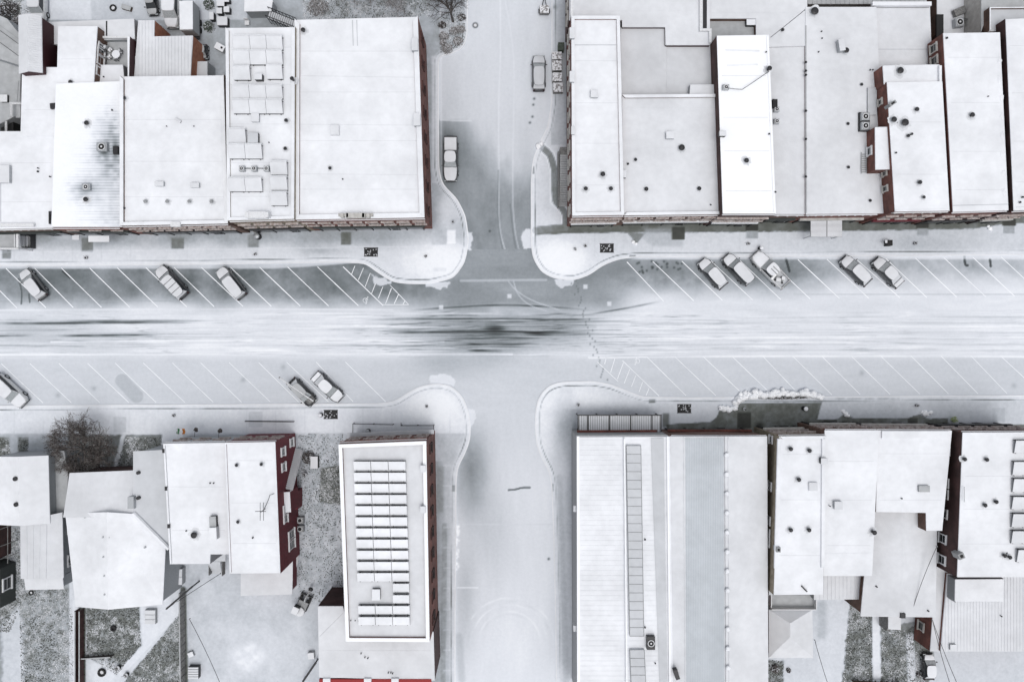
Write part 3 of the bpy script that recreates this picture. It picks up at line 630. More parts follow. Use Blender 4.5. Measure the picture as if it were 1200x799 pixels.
def front(b, p0, p1, rows=((4.6, 1.9),), n=4, w=1.1, frame='pinkstone', shop=True, sign='greenside', cornice='brick', hood=True, pane='glass', cor_out=.14, shopmat='dark', zc=None):
    """facade between px points p0,p1 given at roof height"""
    A, B = Vector(W(*p0, b.h)[:2]), Vector(W(*p1, b.h)[:2]); d = (B-A); L = d.length; d.normalize(); nrm = Vector((d.y, -d.x))
    c = ORG[b.root.name].xy
    if nrm.dot((A+B)/2-c) < 0: nrm = -nrm
    ang = math.atan2(d.y, d.x); mid = (A+B)/2
    zc = b.zd if zc is None else zc
    if cornice:
        m = MB(); p = mid+nrm*(cor_out/2+.004); m.box((p.x, p.y, zc-.35), (L, cor_out, .22), ang)
        p = mid+nrm*(cor_out/4+.004); m.box((p.x, p.y, zc-.62), (L, cor_out/2, .3), ang)
        k = int(L/1.0)
        for i in range(k):
            q = A.lerp(B, (i+.5)/k)+nrm*(cor_out*.4+.006); m.box((q.x, q.y, zc-.9), (.18, cor_out*.8, .26), ang)
        m.build('cornice', M[cornice], b.root)
        MB().box(((mid+nrm*(cor_out/2+.006)).x, (mid+nrm*(cor_out/2+.006)).y, zc-.2), (L-.05, .12, .07), ang).build('cornice_snow', M['snow2'], b.root)
    n = max(2, int(n*.75))
    for z, hh in rows:
        for i in range(n): window(b.root, A, B, (i+.5)/n, z, w, hh, nrm, frame, pane, hood)
    if shop:
        p = mid+nrm*.05; MB().box((p.x, p.y, 1.75), (L*.86, .1, 2.3), ang).build('shop_window', M['glass'], b.root)
        p = mid+nrm*.14; MB().box((p.x, p.y, 3.35), (L*.92, .28, .55), ang).build('sign_board', M[sign], b.root)
        k = max(2, int(L/2.6)); m = MB()
        for i in range(k+1):
            q = A.lerp(B, .07+.86*i/k)+nrm*.08; m.box((q.x, q.y, 1.6), (.14, .16, 2.8), ang)
        q = mid+nrm*.09; m.box((q.x, q.y, 3.02), (L*.88, .16, .16), ang)
        m.build('shop_frame', M[shopmat], b.root)
        p = mid+nrm*.11+d*(L*.2); dr = MB().box((p.x, p.y, 1.3), (1.0, .07, 2.2), ang).build('door', M['dark'], b.root)
        q = p+nrm*.05+d*.38; MB().box((q.x, q.y, 1.2), (.05, .05, .3), ang).build('handle', M['metal'], dr)
    return A, B, nrm
def side(b, p0, p1, items, frame='stone', pane='glass'):
    A, B = Vector(W(*p0, b.h)[:2]), Vector(W(*p1, b.h)[:2]); d = (B-A).normalized(); nrm = Vector((d.y, -d.x))
    if nrm.dot((A+B)/2-ORG[b.root.name].xy) < 0: nrm = -nrm
    for t, z, w, hh in items: window(b.root, A, B, t, z, w, hh, nrm, frame, pane)
    return A, B, nrm
def facade_edge(b, p0, p1, spec): pass
# roof fittings (px at roof height)
def vent(b, px, py, r=.2, hh=.45, mat='dark', capm='dark', name='roof_vent'):
    r *= .85; x, y, z = W(px, py, b.z+hh); m = MB().cyl((x, y), r*.7, b.z-.01, b.z+hh, 10)
    o = m.build(name, M[mat], b.root); MB().cyl((x, y), r*1.15, b.z+hh, b.z+hh+.1, 12, r*.5).build('vent_cap', M[capm], o)
    if hh > .22 and r > .15:
        rr_ = random.Random(int(px*3+py)); n_ = 18; ph_ = [rr_.uniform(.75, 1.25) for _ in range(n_)]; m2 = MB()
        for rad, zz, mi in ((2.3, .006, 0), (1.55, .010, 1)):
            m2.add([(x+r*rad*ph_[i]*math.cos(6.283*i/n_), y+r*rad*ph_[i]*math.sin(6.283*i/n_), b.z+zz) for i in range(n_)], [tuple(range(n_))], mi)
        m2.build('melt_ring', [M['seam'], M['snow3']], o)
    return o
def boxu(b, px, py, w, l, hh=.7, rot=0, mat='metal', top='snow2', name='air_conditioner', fan=0, z=None):
    z = b.z if z is None else z; x, y, _ = W(px, py, z+hh)
    o = MB().box((x, y, z+hh/2-.005), (w, l, hh), rot).build(name, M[mat], b.root, bevel=.02)
    if fan:
        for i in range(fan):
            k = (i-(fan-1)/2)*(max(w, l)/fan); dx, dy = (k, 0) if w >= l else (0, k); c, s_ = math.cos(rot), math.sin(rot)
            fx, fy = x+dx*c-dy*s_, y+dx*s_+dy*c; r = min(w, l)*.36
            f = MB().cyl((fx, fy), r, z+hh-.002, z+hh+.05, 16); f.build('fan', M['black'], o)
            g = MB().torus((fx, fy, z+hh+.05), r*1.05, .05); g.cyl((fx, fy), r*.3, z+hh+.05, z+hh+.09, 8); g.build('fan_guard', M['white'], o)
    elif top: MB().box((x, y, z+hh+.04), (w+.04, l+.04, .09), rot).build('snow_cap', M[top], o, bevel=.03)
    return o
def chimney(b, px, py, w=.6, l=.6, hh=1.0, mat='brick2', rot=0):
    x, y, _ = W(px, py, b.z+hh); o = MB().box((x, y, b.z+hh/2-.3), (w, l, hh+.6), rot).build('chimney', M[mat], b.root)
    MB().box((x, y, b.z+hh+.03), (w*.5, l*.5, .06), rot).build('flue', M['black'], o); return o
def panel(b, x0, y0, x1, y1, tilt=.45, low='s', snowm='snow2', strip=True):
    """one tilted solar panel; top surface outline in px"""
    z = b.z+.25; A = W(x0, y0, z+.3); B = W(x1, y1, z+.3); xa, xb = A[0]+.02, B[0]-.02; yn, ys = A[1], B[1]
    zn, zs = (z+tilt, z) if low == 's' else (z, z+tilt)
    v = [(xa, ys, zs), (xb, ys, zs), (xb, yn, zn), (xa, yn, zn)]; v2 = [(a, b_, c-.06) for a, b_, c in v]
    o = MB().add(v2+v, [(3, 2, 1, 0), (4, 5, 6, 7), (0, 1, 5, 4), (1, 2, 6, 5), (2, 3, 7, 6), (3, 0, 4, 7)]).build('solar_panel', M['dark'], b.root)
    v3 = [(a, b_, c+.002) for a, b_, c in v]; v4 = [(a, b_, c+.07) for a, b_, c in v]
    MB().add(v3+v4, [(3, 2, 1, 0), (4, 5, 6, 7), (0, 1, 5, 4), (1, 2, 6, 5), (2, 3, 7, 6), (3, 0, 4, 7)]).build('snow_cap', M[snowm], o)
    if tilt > .45: # narrow back-slope; highlight along the panel top put into its bright colour
        MB().add([(xa, yn+.02, zn+.07), (xb, yn+.02, zn+.07), (xb, yn+.22, zn-.12), (xa, yn+.22, zn-.12), (xa, yn+.02, zn-.02), (xb, yn+.02, zn-.02), (xb, yn+.2, zn-.2), (xa, yn+.2, zn-.2)], [(0, 1, 2, 3), (7, 6, 5, 4), (0, 4, 5, 1), (1, 5, 6, 2), (2, 6, 7, 3), (3, 7, 4, 0)]).build('highlight_strip', M['bright'], o)
    m = MB()
    for t in (.15, .85): m.box((xa+(xb-xa)*t, yn, (b.z+zn)/2-.03), (.08, .08, zn-b.z-.02)); m.box((xa+(xb-xa)*t, ys, (b.z+zs)/2-.03), (.08, .2, zs-b.z-.02))
    m.box(((xa+xb)/2, ys, b.z+.05), (xb-xa, .06, .05)); m.box(((xa+xb)/2, yn, b.z+.05), (xb-xa, .06, .05)); m.box((xa+.3, (yn+ys)/2, b.z+.05), (.06, abs(yn-ys), .04))
    m.build('mount', M['dark'], o); return o
def pitched(label, faces, hmap, wallpoly, he, wall='greyside', roof='snow2', cat='house', name='house', z0=.1, inset_=.25, th=.14, ribs=None):
    """faces: lists of keys; hmap: key -> (px,py,h); wallpoly: outline keys"""
    V = {k: Vector(W(*v)) for k, v in hmap.items()}
    wp = [V[k] for k in wallpoly]; cx = sum(p.x for p in wp)/len(wp); cy = sum(p.y for p in wp)/len(wp)
    root = empty(name, (cx, cy, z0), label, cat)
    keys = list(V); m = MB(); ix = {k: i for i, k in enumerate(keys)}; n = len(keys)
    vs_ = [V[k] for k in keys]+[V[k]-Vector((0, 0, th)) for k in keys]; fs = []; ec = {}
    for f in faces:
        pts = [V[k] for k in f]; nrm = (pts[1]-pts[0]).cross(pts[2]-pts[0])
        f = list(f) if nrm.z > 0 else list(reversed(f)); fs.append([ix[k] for k in f]); fs.append([ix[k]+n for k in reversed(f)])
        for i in range(len(f)):
            e = (f[i], f[(i+1) % len(f)]); ec[e] = 1
    for (a, b_) in ec:
        if (b_, a) not in ec: fs.append((ix[b_], ix[a], ix[a]+n, ix[b_]+n))
    m.add(vs_, fs)
    if ribs: # thin standing seams running down the slope between two edges
        for (a0, a1, b0, b1, k) in ribs:
            for i in range(k+1):
                t = i/k; p = V[a0].lerp(V[a1], t); q = V[b0].lerp(V[b1], t); m.tube(p+Vector((0, 0, .02)), q+Vector((0, 0, .02)), .035, n=4)
    m.build('roof', M[roof], root)
    # walls follow the roof underside
    q = ccw([tuple(p.xy) for p in wp]); 
    src = {tuple(round(c_, 4) for c_ in p.xy): p.z for p in wp}
    ins = inset(q, inset_); zz = [src[tuple(round(c_, 4) for c_ in p)]-th-.02 for p in q]
    nn = len(q); v = [(a, b_, z0) for a, b_ in ins]+[(a, b_, z) for (a, b_), z in zip(ins, zz)]
    MB().add(v, [(i, (i+1) % nn, (i+1) % nn+nn, i+nn) for i in range(nn)]).build('wall', M[wall], root)
    b = Bld(); b.root = root; b.z = he; b.h = he; b.z0 = z0; b.P = ins; b.zd = he; return b

# ================================================================ NORTH-WEST BLOCK
b = building('low white shop roof at the far left end of the upper row, beside the porch', [(-25, 154), (64, 154), (64, 267), (-25, 269)], 6.0, 'brick2', 'snow', seams=[((0, 200), (0, 260), .3, 'snow3')])
front(b, (-25, 269), (60, 267), rows=(), cornice='stone', shop=True)
boxu(b, 4, 204, 1.5, 2.2, .5, mat='metal', name='vent_hood'); vent(b, 44, 197, .1, .3); vent(b, 44, 201, .14, .2); vent(b, 58, 207, .1, .3)
chimney(b, 58.5, 255, .35, 1.6, .5, 'dark')
MB().box(W(20, 264, 6.2), (4.5, .4, .5)).build('sign_board', M['white'], b.root)

def f_melt(x, y):
    v = 243+5*fb(x, y, 30, 3); rows = .5+.5*np.cos(2*math.pi*y/3.35)
    m = np.clip(ell(x, y, 130, 172, 17, 32)+.8*ell(x, y, 100, 222, 16, 14)+.35*sst(95, 135, x)*sst(160, 190, y), 0, 1)
    v = blend(v, 120, np.clip(m*(.25+.75*rows**2)*(.5+1.2*(vn(x, y, 5, 91)+.5)), 0, .95))
    v = blend(v, 40, .8*ell(x, y, 122, 178, 6, 5)); v = blend(v, 50, .8*ell(x, y, 135, 176, 3, 8)); v = blend(v, 70, .6*ell(x, y, 100, 220, 5, 5))
    return blend(v, 200, .35*rows**3*sst(165, 185, y)*sst(80, 100, x))
b = building('white flat roof with melted dark stripes around two roof units, upper left', [(65, 98), (146, 95), (146, 266), (60, 266)], 6.5, 'brick', 'snow', grid=f_melt)
front(b, (60, 266), (139, 266), rows=((4.3, 1.3),), n=5, cornice='brick', cor_out=.3)
vent(b, 101, 144, .3, .3); boxu(b, 119, 172, 1.3, 1.1, .6, fan=1); boxu(b, 100.5, 219, 1.0, .8, .5, fan=1); vent(b, 100, 233.5, .3, .3); vent(b, 131, 129, .12, .2); boxu(b, 135, 176, .6, 1.0, .4, mat='dark', top=None, name='roof_duct')

b = building('plain white L-shaped flat roof behind the melting roof, beside the gabled dark red loft', [(68, 31), (114, 31), (109, 112), (65, 112), (65, 160), (24, 160), (26, 79), (67, 79)], 6.1, 'brick2', 'snow')
boxu(b, 63, 124, 1.0, .7, .4, .1, 'dark', None, 'roof_duct'); vent(b, 82, 96, .25, .3)
side(b, (114, 31), (109, 97), [(.38, 4.3, .9, 1.3), (.55, 4.3, .9, 1.3), (.3, 4.3, .5, 1.2), (.75, 4.3, .9, 1.3)], 'white')

b = building('small square snow roof between the courtyard deck and the melting roof', [(109, 76), (144, 76), (146, 99), (107, 99)], 4.8, 'greyside', 'snow'); vent(b, 121, 90, .1, .2)
b = building('low grey-white roof strip behind the courtyard deck at the upper left', [(54, 26), (157, 22), (158, 46), (118, 47), (114, 54), (54, 52)], 4.4, 'greyside', 'snow2', seams=[((125, 25), (125, 46), .18, 'dark')])
# courtyard deck
b = building('sunken courtyard deck between small roofs, holding a round table', [(109, 43), (154, 43), (153, 79), (109, 79)], 3.6, 'greyside', 'snow4', cat='roof deck', name='roof_deck')
MB().box(W(137, 45.5, 4.3), (3.5, .25, 1.0)).build('railing', M['white'], b.root)
deckz = b.z
b = building('narrow dark red wall panel standing beside the courtyard deck', [(149, 43), (152, 43), (151, 95), (149.5, 95)], 5.9, 'maroon', 'snow', slab=.08, cat='wall', name='screen_wall')

# tall gabled loft
b = pitched('tall narrow loft with ribbed gable roof and dark red east wall', [('a', 'b', 'e', 'f'), ('b', 'c', 'd', 'e')],
    dict(a=(21.5, 18, 7.3), b=(32, 16.2, 7.9), c=(48.5, 19, 7.1), d=(49.5, 85.5, 7.1), e=(33, 83.5, 7.9), f=(22, 86.5, 7.3)), 'abcdef', 7.2, 'maroon', 'snow2', 'house', 'loft', z0=.1, inset_=.1, ribs=[('b', 'e', 'c', 'd', 26)])
# far-left roofs
b = building('long dull grey roof at the left edge beside the gabled loft', [(-30, 5), (8, 22), (27, 45), (27, 78), (-30, 60)], 5.0, 'greyside', 'snow4', seams=[((0, 36), (22, 52), .06, 'dark'), ((0, 30), (22, 46), .05, 'grey'), ((0, 50), (22, 66), .06, 'dark')])
b = building('grey snow-dusted roof at the left edge with a small square skylight', [(-30, 55), (0, 62), (24, 78), (24, 138), (18, 138), (18, 136), (-30, 160)], 3.4, 'greyside', 'snow4', seams=[((22, 95), (20, 120), .12, 'grey'), ((24, 95), (23, 120), .08, 'grey')])
boxu(b, 4.5, 115.5, .9, .9, .35, mat='black', top='white', name='skylight')
t = empty('stairwell', W(16, 138), 'dark stairwell under a white timber frame behind the left end shop', 'stairwell')
m = MB()
for a, c in (((12, 121, 4.2), (25, 121, 4.2)), ((13, 121, 4.2), (13, 137, 4.2)), ((7, 134, 3.2), (7, 155, 3.2))): m.tube(W(*a), W(*c), .16, n=4)
m.build('rail', M['white'], t); m = MB(); m.box(W(15, 145, 1.3), (1.6, 2.6, 2.2)); m.build('well', M['black'], t)

# ribbed metal roof
b = building('ribbed snow-covered metal roof with a rust-orange side wall behind the wide white roof', [(162, 24), (181, 24), (180.5, 43), (226, 42), (223, 92), (157, 92)], 4.6, 'orange', 'snow2', ribs=('y', .42, .07))
b = building('tiny low flat roof squeezed beside the rust-orange wall', [(229, 72), (243, 72), (243, 90), (227, 90)], 2.8, 'greyside', 'snow3')

# wide white roof
b = building('wide white roof with four small vents in a row and white parapets', [(140, 88.5), (262, 87), (267, 262), (140, 264.5)], 8.0, 'brick2', 'snow', ph=.5, pw=.45, pe=[1, 2, 3])
front(b, (141, 264.5), (265, 262), rows=((4.3, 1.6),), n=10, shop=True, sign='dark')
for x in (170, 195.5, 221.5, 247.5): vent(b, x, 236, .22, .3, 'metal', 'grey')
for x, y in ((186.5, 215.5), (228, 217)): boxu(b, x, y, 1.1, .55, .4)
boxu(b, 208.5, 141, .8, .25, .2, -.6, 'grey', 'snow2', 'roof_duct'); vent(b, 195, 148, .08, .15); vent(b, 227, 148, .08, .15); vent(b, 145, 115, .25, .25, 'metal'); vent(b, 145, 244, .15, .25)
MB().box(W(206, 263.2, 8.1), (1.2, .6, .3)).build('scupper', M['white'], b.root)

# solar roof
b = building('narrow roof crowded with tilted solar panels, left of the big brick corner block', [(264, 32), (345.5, 31), (344.5, 256.5), (266, 258.5)], 9.9, 'tan', 'snow', ph=.35, pw=.4, pe=[1, 2, 3])
front(b, (267, 258.5), (344, 256.5), rows=((4.9, 2.0),), n=6, sign='dark', shop=True, cornice='brick')
for y0, y1, xs in [(43, 57.5, (273, 292.6, 312, 331)), (60.5, 75, (273, 292.6, 312, 331)), (101, 115, (272.5, 292, 311.5, 331)), (118, 132.5, (272.5, 292, 311.5, 331))]:
    for xa, xb in zip(xs[:-1], xs[1:]): panel(b, xa, y0, xb, y1, .5)
for x0, y0, x1, y1 in [(273, 78.5, 293, 93), (312, 77.5, 331, 92), (267.5, 152, 288, 168), (267.5, 170, 287, 185.5), (287, 170, 307, 185.5), (267.5, 209.5, 287, 224), (287, 209.5, 307, 224), (316.5, 190, 336.5, 204.5), (316.5, 208, 336.5, 222.5), (316.5, 226, 336.5, 240.5)]: panel(b, x0, y0, x1, y1, .5)
boxu(b, 302.5, 90, .9, .7, .8, mat='dark'); boxu(b, 299, 138, .9, 1.0, .4); boxu(b, 296.5, 161.5, 1.2, 1.2, .6, mat='dark', top='snow3')
m = MB(); m.box(W(297, 197.5, b.z+.2), (3.4, .08, .08)); m.build('rack', M['dark'], b.root)
for x in (283, 297.5, 312): boxu(b, x, 197.5, .65, .65, .55, fan=1)
vent(b, 335, 141, .22, .4); vent(b, 334, 174, .22, .35); vent(b, 342, 92, .25, .9); vent(b, 315, 167, .08, .2)
m = MB(); m.box(W(302, 252.5, 10.3), (2.4, .8, .8)); 
for x in (291, 314): m.box(W(x, 252.5, 10.3), (.45, .6, 1.1))
m.build('pediment', M['white'], b.root)

# big brick corner block
b = building('big white flat-roofed brick block on the corner north-west of the crossing', [(345, 22), (489.5, 18.5), (497.5, 255), (344.5, 257.5)], 9.2, 'brick', 'snow', ph=.45, pw=.62, pe=[1, 2, 3],
    seams=[((348, 89), (486, 91), .05), ((348, 146), (487, 147), .05), ((348, 204), (489, 205), .05), ((413, 24), (414, 54), .12, 'snow3'), ((418, 24), (419, 54), .1, 'snow3')])
A, B_, nr = front(b, (346, 257), (497.5, 255), rows=((4.7, 2.0),), n=11, sign='greenside', hood=True, cor_out=.14)
side(b, (489.5, 18.5), (497.5, 255), [(t, 4.7, .9, 1.9) for t in np.linspace(.06, .94, 8)], 'brickdark')
boxu(b, 392, 152.5, 1.05, 1.2, .5, mat='white', name='roof_hatch'); vent(b, 386.5, 197, .2, .25); vent(b, 401.5, 210, .1, .18); vent(b, 355, 35, .28, .4)
for y, w in ((52, .75), (140, .8)): boxu(b, 486 if y < 100 else 488.5, y, w, 1.5, .75, mat='metal', z=8.9, name='parapet_duct')
m = MB(); m.box(W(417, 253, 9.6), (2.2, .6, .7)); 
for x in (401.5, 407, 427, 432): m.box(W(x, 253, 9.5), (.4, .5, .9))
m.box(W(417, 252, 9.5), (4.2, .35, .35)); m.build('pediment', M['stone'], b.root)

# ================================================================ NORTH-EAST BLOCK
b = building('narrow brick corner building east of the side street, four small vents near its front', [(669.5, 18.5), (726.5, 18.5), (731.5, 252), (670.5, 253)], 8.6, 'brick', 'snow', ph=.4, pw=.42, pe=[1, 2, 3, 0], seams=[((672, 53), (722, 53), .12, 'snow3')])
front(b, (670.5, 253), (731.5, 252), rows=((4.4, 1.9),), n=6, sign='white')
side(b, (669.5, 18.5), (670.5, 253), [(t, 4.4, .9, 1.8) for t in np.linspace(.05, .95, 12)], 'stone')
boxu(b, 696.5, 110, .9, .9, .45, mat='metal', name='roof_hatch'); vent(b, 706.5, 204, .3, .4); vent(b, 686.5, 221, .25, .35); vent(b, 716, 221, .25, .3, 'metal')
for y in (39, 90): boxu(b, 670.5, y, .6, 1.3, .6, mat='metal', z=8.4, name='parapet_duct')
boxu(b, 671.5, 153, .4, 1.0, .5, mat='dark', z=8.3, name='parapet_duct')
b = building('broad grey-white flat roof at the top edge above the narrow corner building', [(667, -30), (832, -30), (832, 53), (780, 53), (779.5, 32), (729, 32), (729, 24), (667, 24)], 7.0, 'brickdark', 'snow2', ph=0, seams=[((826, -10), (826, 37), .5, 'dark')])
side(b, (667, -30), (667, 24), [(.2, 4, .9, 1.6), (.5, 4, .9, 1.6), (.8, 4, .9, 1.6)])
m = MB(); m.box(W(670, -4, 7.5), (.35, 5.5, .8)); m.build('parapet', M['white'], b.root)
m = MB()
for p in ([(820, -10), (823, -10), (823, 33.5), (820, 33.5)], [(823, 33.5), (834, 33.5), (834, 36.5), (820, 36.5), (820, 33.5)], [(831, 36.5), (834, 36.5), (834, 50), (831, 50)]): m.prism([W(*q, 7.4)[:2] for q in p], 6.9, 7.4)
m.build('parapet_step', M['white'], b.root, bevel=.02)
b = building('shaded lower flat roof tucked left of the bright white building, upper half', [(779, 53), (836, 53), (838, 118), (779, 118)], 6.35, 'brick2', 'snow2b')
b = building('shaded lower flat roof directly right of the narrow corner building', [(727, 32), (781, 32), (781, 118), (728, 118)], 6.5, 'brick2', 'snow2b')
b = building('little snow-topped roof hut against the bright white building', [(809, 99), (841, 99), (841, 118), (808, 112)], 7.4, 'greyside', 'snow2', cat='roof hut', name='roof_hut', z0=5)
b = building('square white roof between the narrow corner building and the bright white building', [(729, 111), (842, 110), (850, 251), (731, 252.5)], 7.9, 'brick2', 'snow2', ph=.4, pw=.4, pe=[2, 0])
front(b, (732, 252.5), (846, 251), rows=((4.2, 1.8),), n=9, sign='white')
boxu(b, 785.5, 158.5, 1.0, .85, .5); vent(b, 799, 173, .4, .35, 'metal'); vent(b, 757.5, 221.5, .26, .3); vent(b, 819.5, 221, .26, .3, 'metal'); vent(b, 736, 192, .15, .3); vent(b, 745, 187, .2, .3); boxu(b, 731.5, 204, .5, .9, .6, mat='dark', name='roof_duct'); vent(b, 833, 240, .1, .2)
b = building('very bright white long roof standing taller than its neighbours in the upper right block', [(840, 41.5), (901, 40.5), (909.5, 250.5), (847, 250.5)], 9.4, 'brickdark', 'bright', ph=.22, pw=.3, pe=[1, 2, 3], cap='bright', seams=[((850, 59), (890, 60), .2, 'snow'), ((852, 77), (888, 76), .2, 'snow')])
front(b, (847, 250.5), (909.5, 250.5), rows=((4.6, 1.9), ), n=6, sign='white', cornice='brickdark')
boxu(b, 851, 102, .75, .65, .5, fan=1); vent(b, 902, 80, .3, .6); vent(b, 898, 61, .1, .2); vent(b, 875, 188, .3, .3, 'metal'); vent(b, 901.5, 157, .12, .2); vent(b, 909, 225, .12, .25); boxu(b, 847, 156.5, .8, .6, .7, mat='dark')
b = building('grey-white roof at the top edge behind the bright white building', [(829, -30), (946, -30), (946, 54), (886, 56), (886, 22), (829, 22)], 6.7, 'brick2', 'snow2'); vent(b, 917.5, 35, .2, .3)
b = building('small recessed grey roof with a white box, at the back of the bright white building', [(828, 22), (888, 22), (888, 56), (830, 56)], 5.9, 'brick2', 'snow4'); boxu(b, 881, 26.5, 1.3, .7, .6, mat='dark', top='snow', name='skylight')
b = building('narrow plain roof right of the bright white building with two fans at its edge', [(897, 50), (946, 50), (946, 251), (903, 251)], 6.5, 'brick2', 'snow2')
front(b, (909, 251), (944, 251), rows=(), cornice='white')
boxu(b, 910.5, 128, .65, .65, .5, fan=1); boxu(b, 910.5, 142, .65, .65, .5, fan=1); boxu(b, 908.5, 121, .6, 1.0, .7, mat='black', top=None, name='roof_duct')
b = building('wide plain flat roof in the upper right with a leaning double unit and few vents', [(944, 8.5), (1027, 8.5), (1038, 250), (944.3, 251)], 6.8, 'brick', 'snow2', seams=[((944.5, 30), (945, 250), .14, 'snow4')])
front(b, (946, 251), (1030, 250), rows=(), cornice='white', sign='stone')
boxu(b, 986.5, 53, .7, 1.4, .8, .15, 'metal'); vent(b, 992, 59, .35, .5, 'metal'); vent(b, 955, 13, .5, .4, 'metal')
for x, y in ((1010, 99), (994, 145), (994.5, 196), (1020, 235)): vent(b, x, y, .2, .2, 'metal')
for x, y in ((963, 37), (963.5, 45), (959.5, 61), (1020, 82), (1023, 82)): vent(b, x, y, .1, .15)
for y in (73, 83, 130, 163, 207, 88): vent(b, 944.6, y, .16, .3)
boxu(b, 1013, 143, 1.4, 2.4, .25, mat='dark', top=None, name='unit_base')
for y in (136.5, 147.5): boxu(b, 1014.5, y, 1.0, .95, .75, fan=1)
m = MB()
for i in range(9): m.box(W(1012.5, 181+i*2.6, 7.0), (.7, .08, .05))
for x in (1009.5, 1015.5): m.box(W(x, 191, 7.0), (.06, 2.7, .06))
m.build('roof_ladder', M['grey'], b.root); boxu(b, 1022, 119, 1.1, 3.4, .2, mat='grey', top='snow3', name='roof_hatch')
b = building('flat roof with a raised snowy rear rail, right of the wide plain roof', [(1023, 8), (1090, 8), (1093, 84), (1026, 84)], 6.2, 'brick', 'snow2', seams=[((1029, 58), (1087, 58), .1, 'snow3')])
m = MB(); m.box(W(1056, 5.5, 6.6), (7.4, .5, .5)); m.build('parapet', M['snow'], b.root); m = MB(); m.box(W(1056, 7.5, 6.2), (7.0, .4, .5)); m.build('gutter', M['dark'], b.root)
b = building('brick-sided white roof with a brick stair tower on its left, upper right block', [(1039.5, 96), (1105, 95), (1113.5, 247), (1049, 248)], 9.6, 'brick', 'snow', ph=.2, pw=.22, pe=[2])
front(b, (1049, 248), (1113.5, 247), rows=((4.6, 1.9),), n=5, sign='redside', shop=True, cornice='stone')
side(b, (1039.5, 96), (1049, 248), [(.12, 7.4, .5, .8), (.8, 7.2, .5, 1.0), (.68, 7.4, .4, .8)])
vent(b, 1075, 128, .26, .3); vent(b, 1048, 140, .35, .4, 'metal'); vent(b, 1061, 143.5, .45, .4, 'metal'); vent(b, 1078.5, 213.5, .26, .35); vent(b, 1083, 231, .2, .3, 'metal'); vent(b, 1065, 159, .2, .3); vent(b, 1069, 157, .16, .3); vent(b, 1050.5, 179, .12, .25); chimney(b, 1046.5, 121, .9, .4, .7, 'grey', .6)
b = building('small rear flat roof attached behind the brick-sided roof with the stair tower', [(1034.5, 77), (1101, 75.5), (1104, 99), (1036, 99)], 9.1, 'brick', 'snow'); vent(b, 1055.5, 82.5, .4, .3)
m = MB(); m.box(W(1101.5, 88, 9.3), (.3, 2.2, .3)); m.build('snow_ridge', M['snow'], b.root)
b = building('brick stair tower with small white roof and one window, upper right block', [(1025.5, 149), (1041.5, 148.5), (1045, 198.5), (1026, 199)], 9.0, 'brick', 'snow', cat='stair tower', name='stair_tower', z0=6.6)
side(b, (1025.5, 149), (1026, 199), [(.5, 7.2, .8, .9)], 'white')
b = building('long white roof between brick walls, single dark vent at mid length, upper right block', [(1105, 39), (1172, 38), (1182, 246.5), (1116.5, 248.5)], 9.6, 'brick', 'snow', ph=.1, pw=.15, pe=[2], seams=[((1117, 241), (1181, 239.5), .1, 'snow3')])
front(b, (1116.5, 248.5), (1182, 246.5), rows=((4.6, 1.9),), n=5, sign='dark')
side(b, (1105, 39), (1116.5, 248.5), [(.05, 7, .8, 1.2), (.12, 7, .8, 1.2)])
vent(b, 1140, 134.5, .3, .35); vent(b, 1158.5, 113, .08, .2); vent(b, 1110, 44.5, .14, .2)
for i in range(16): MB().blob(W(1170.5+i*.45+random.uniform(-1, 1), 60+i*11, 9.6), .28, .5, .1).build('snow_clump', M['snow'], b.root) if i % 2 else None
b = building('white roof at the right edge of the upper row, dark gap on its left', [(1178.5, 22), (1230, 20), (1230, 245), (1188, 247)], 9.9, 'brickdark', 'snow', ph=.25, pw=.4, pe=[2, 3])
front(b, (1188, 247), (1230, 245), rows=((4.6, 1.9),), n=4, sign='stone')
vent(b, 1199, 231, .14, .25); vent(b, 1196, 237, .14, .25)
b = building('low snow roof with a stair and one condenser, near the top right corner', [(1098, -30), (1156, -30), (1156, 40), (1098, 40)], 3.6, 'brick2', 'snow2')
boxu(b, 1125, 26, 1.1, 1.1, .8, .1, 'metal', fan=1)
m = MB()
for i in range(9): m.box(W(1130+i*1.2, 22-i*.6, 3.75+i*.12), (.1, 1.3, .05), -.6)
m.box(W(1124, 14, 4.0), (1.5, .9, .5), .4); m.build('stair', M['greywood'], b.root)
MB().box(W(1101, 32, 3.75), (.9, 3.2, .25)).build('gap_shade', M['black'], b.root)  # black box; shade of the gap between buildings put into its colour
b = building('rough grey roof at the upper right corner', [(1150, -30), (1230, -30), (1230, 10), (1160, 10), (1150, 38)], 7.2, 'stone', 'snow4')
b = building('pale walled roof terrace below the rough grey roof at the upper right corner', [(1160, 8.5), (1230, 8), (1230, 34), (1160, 36)], 8.4, 'brick2', 'snow3', ph=.5, pw=.14, pe=[0, 3], z0=.1)
b = building('weathered board roof at the top edge above the wide plain roof', [(944, -30), (1086, -30), (1086, 5), (944, 5)], 4.0, 'greywood', 'snow4', ribs=('y', .6, .06))

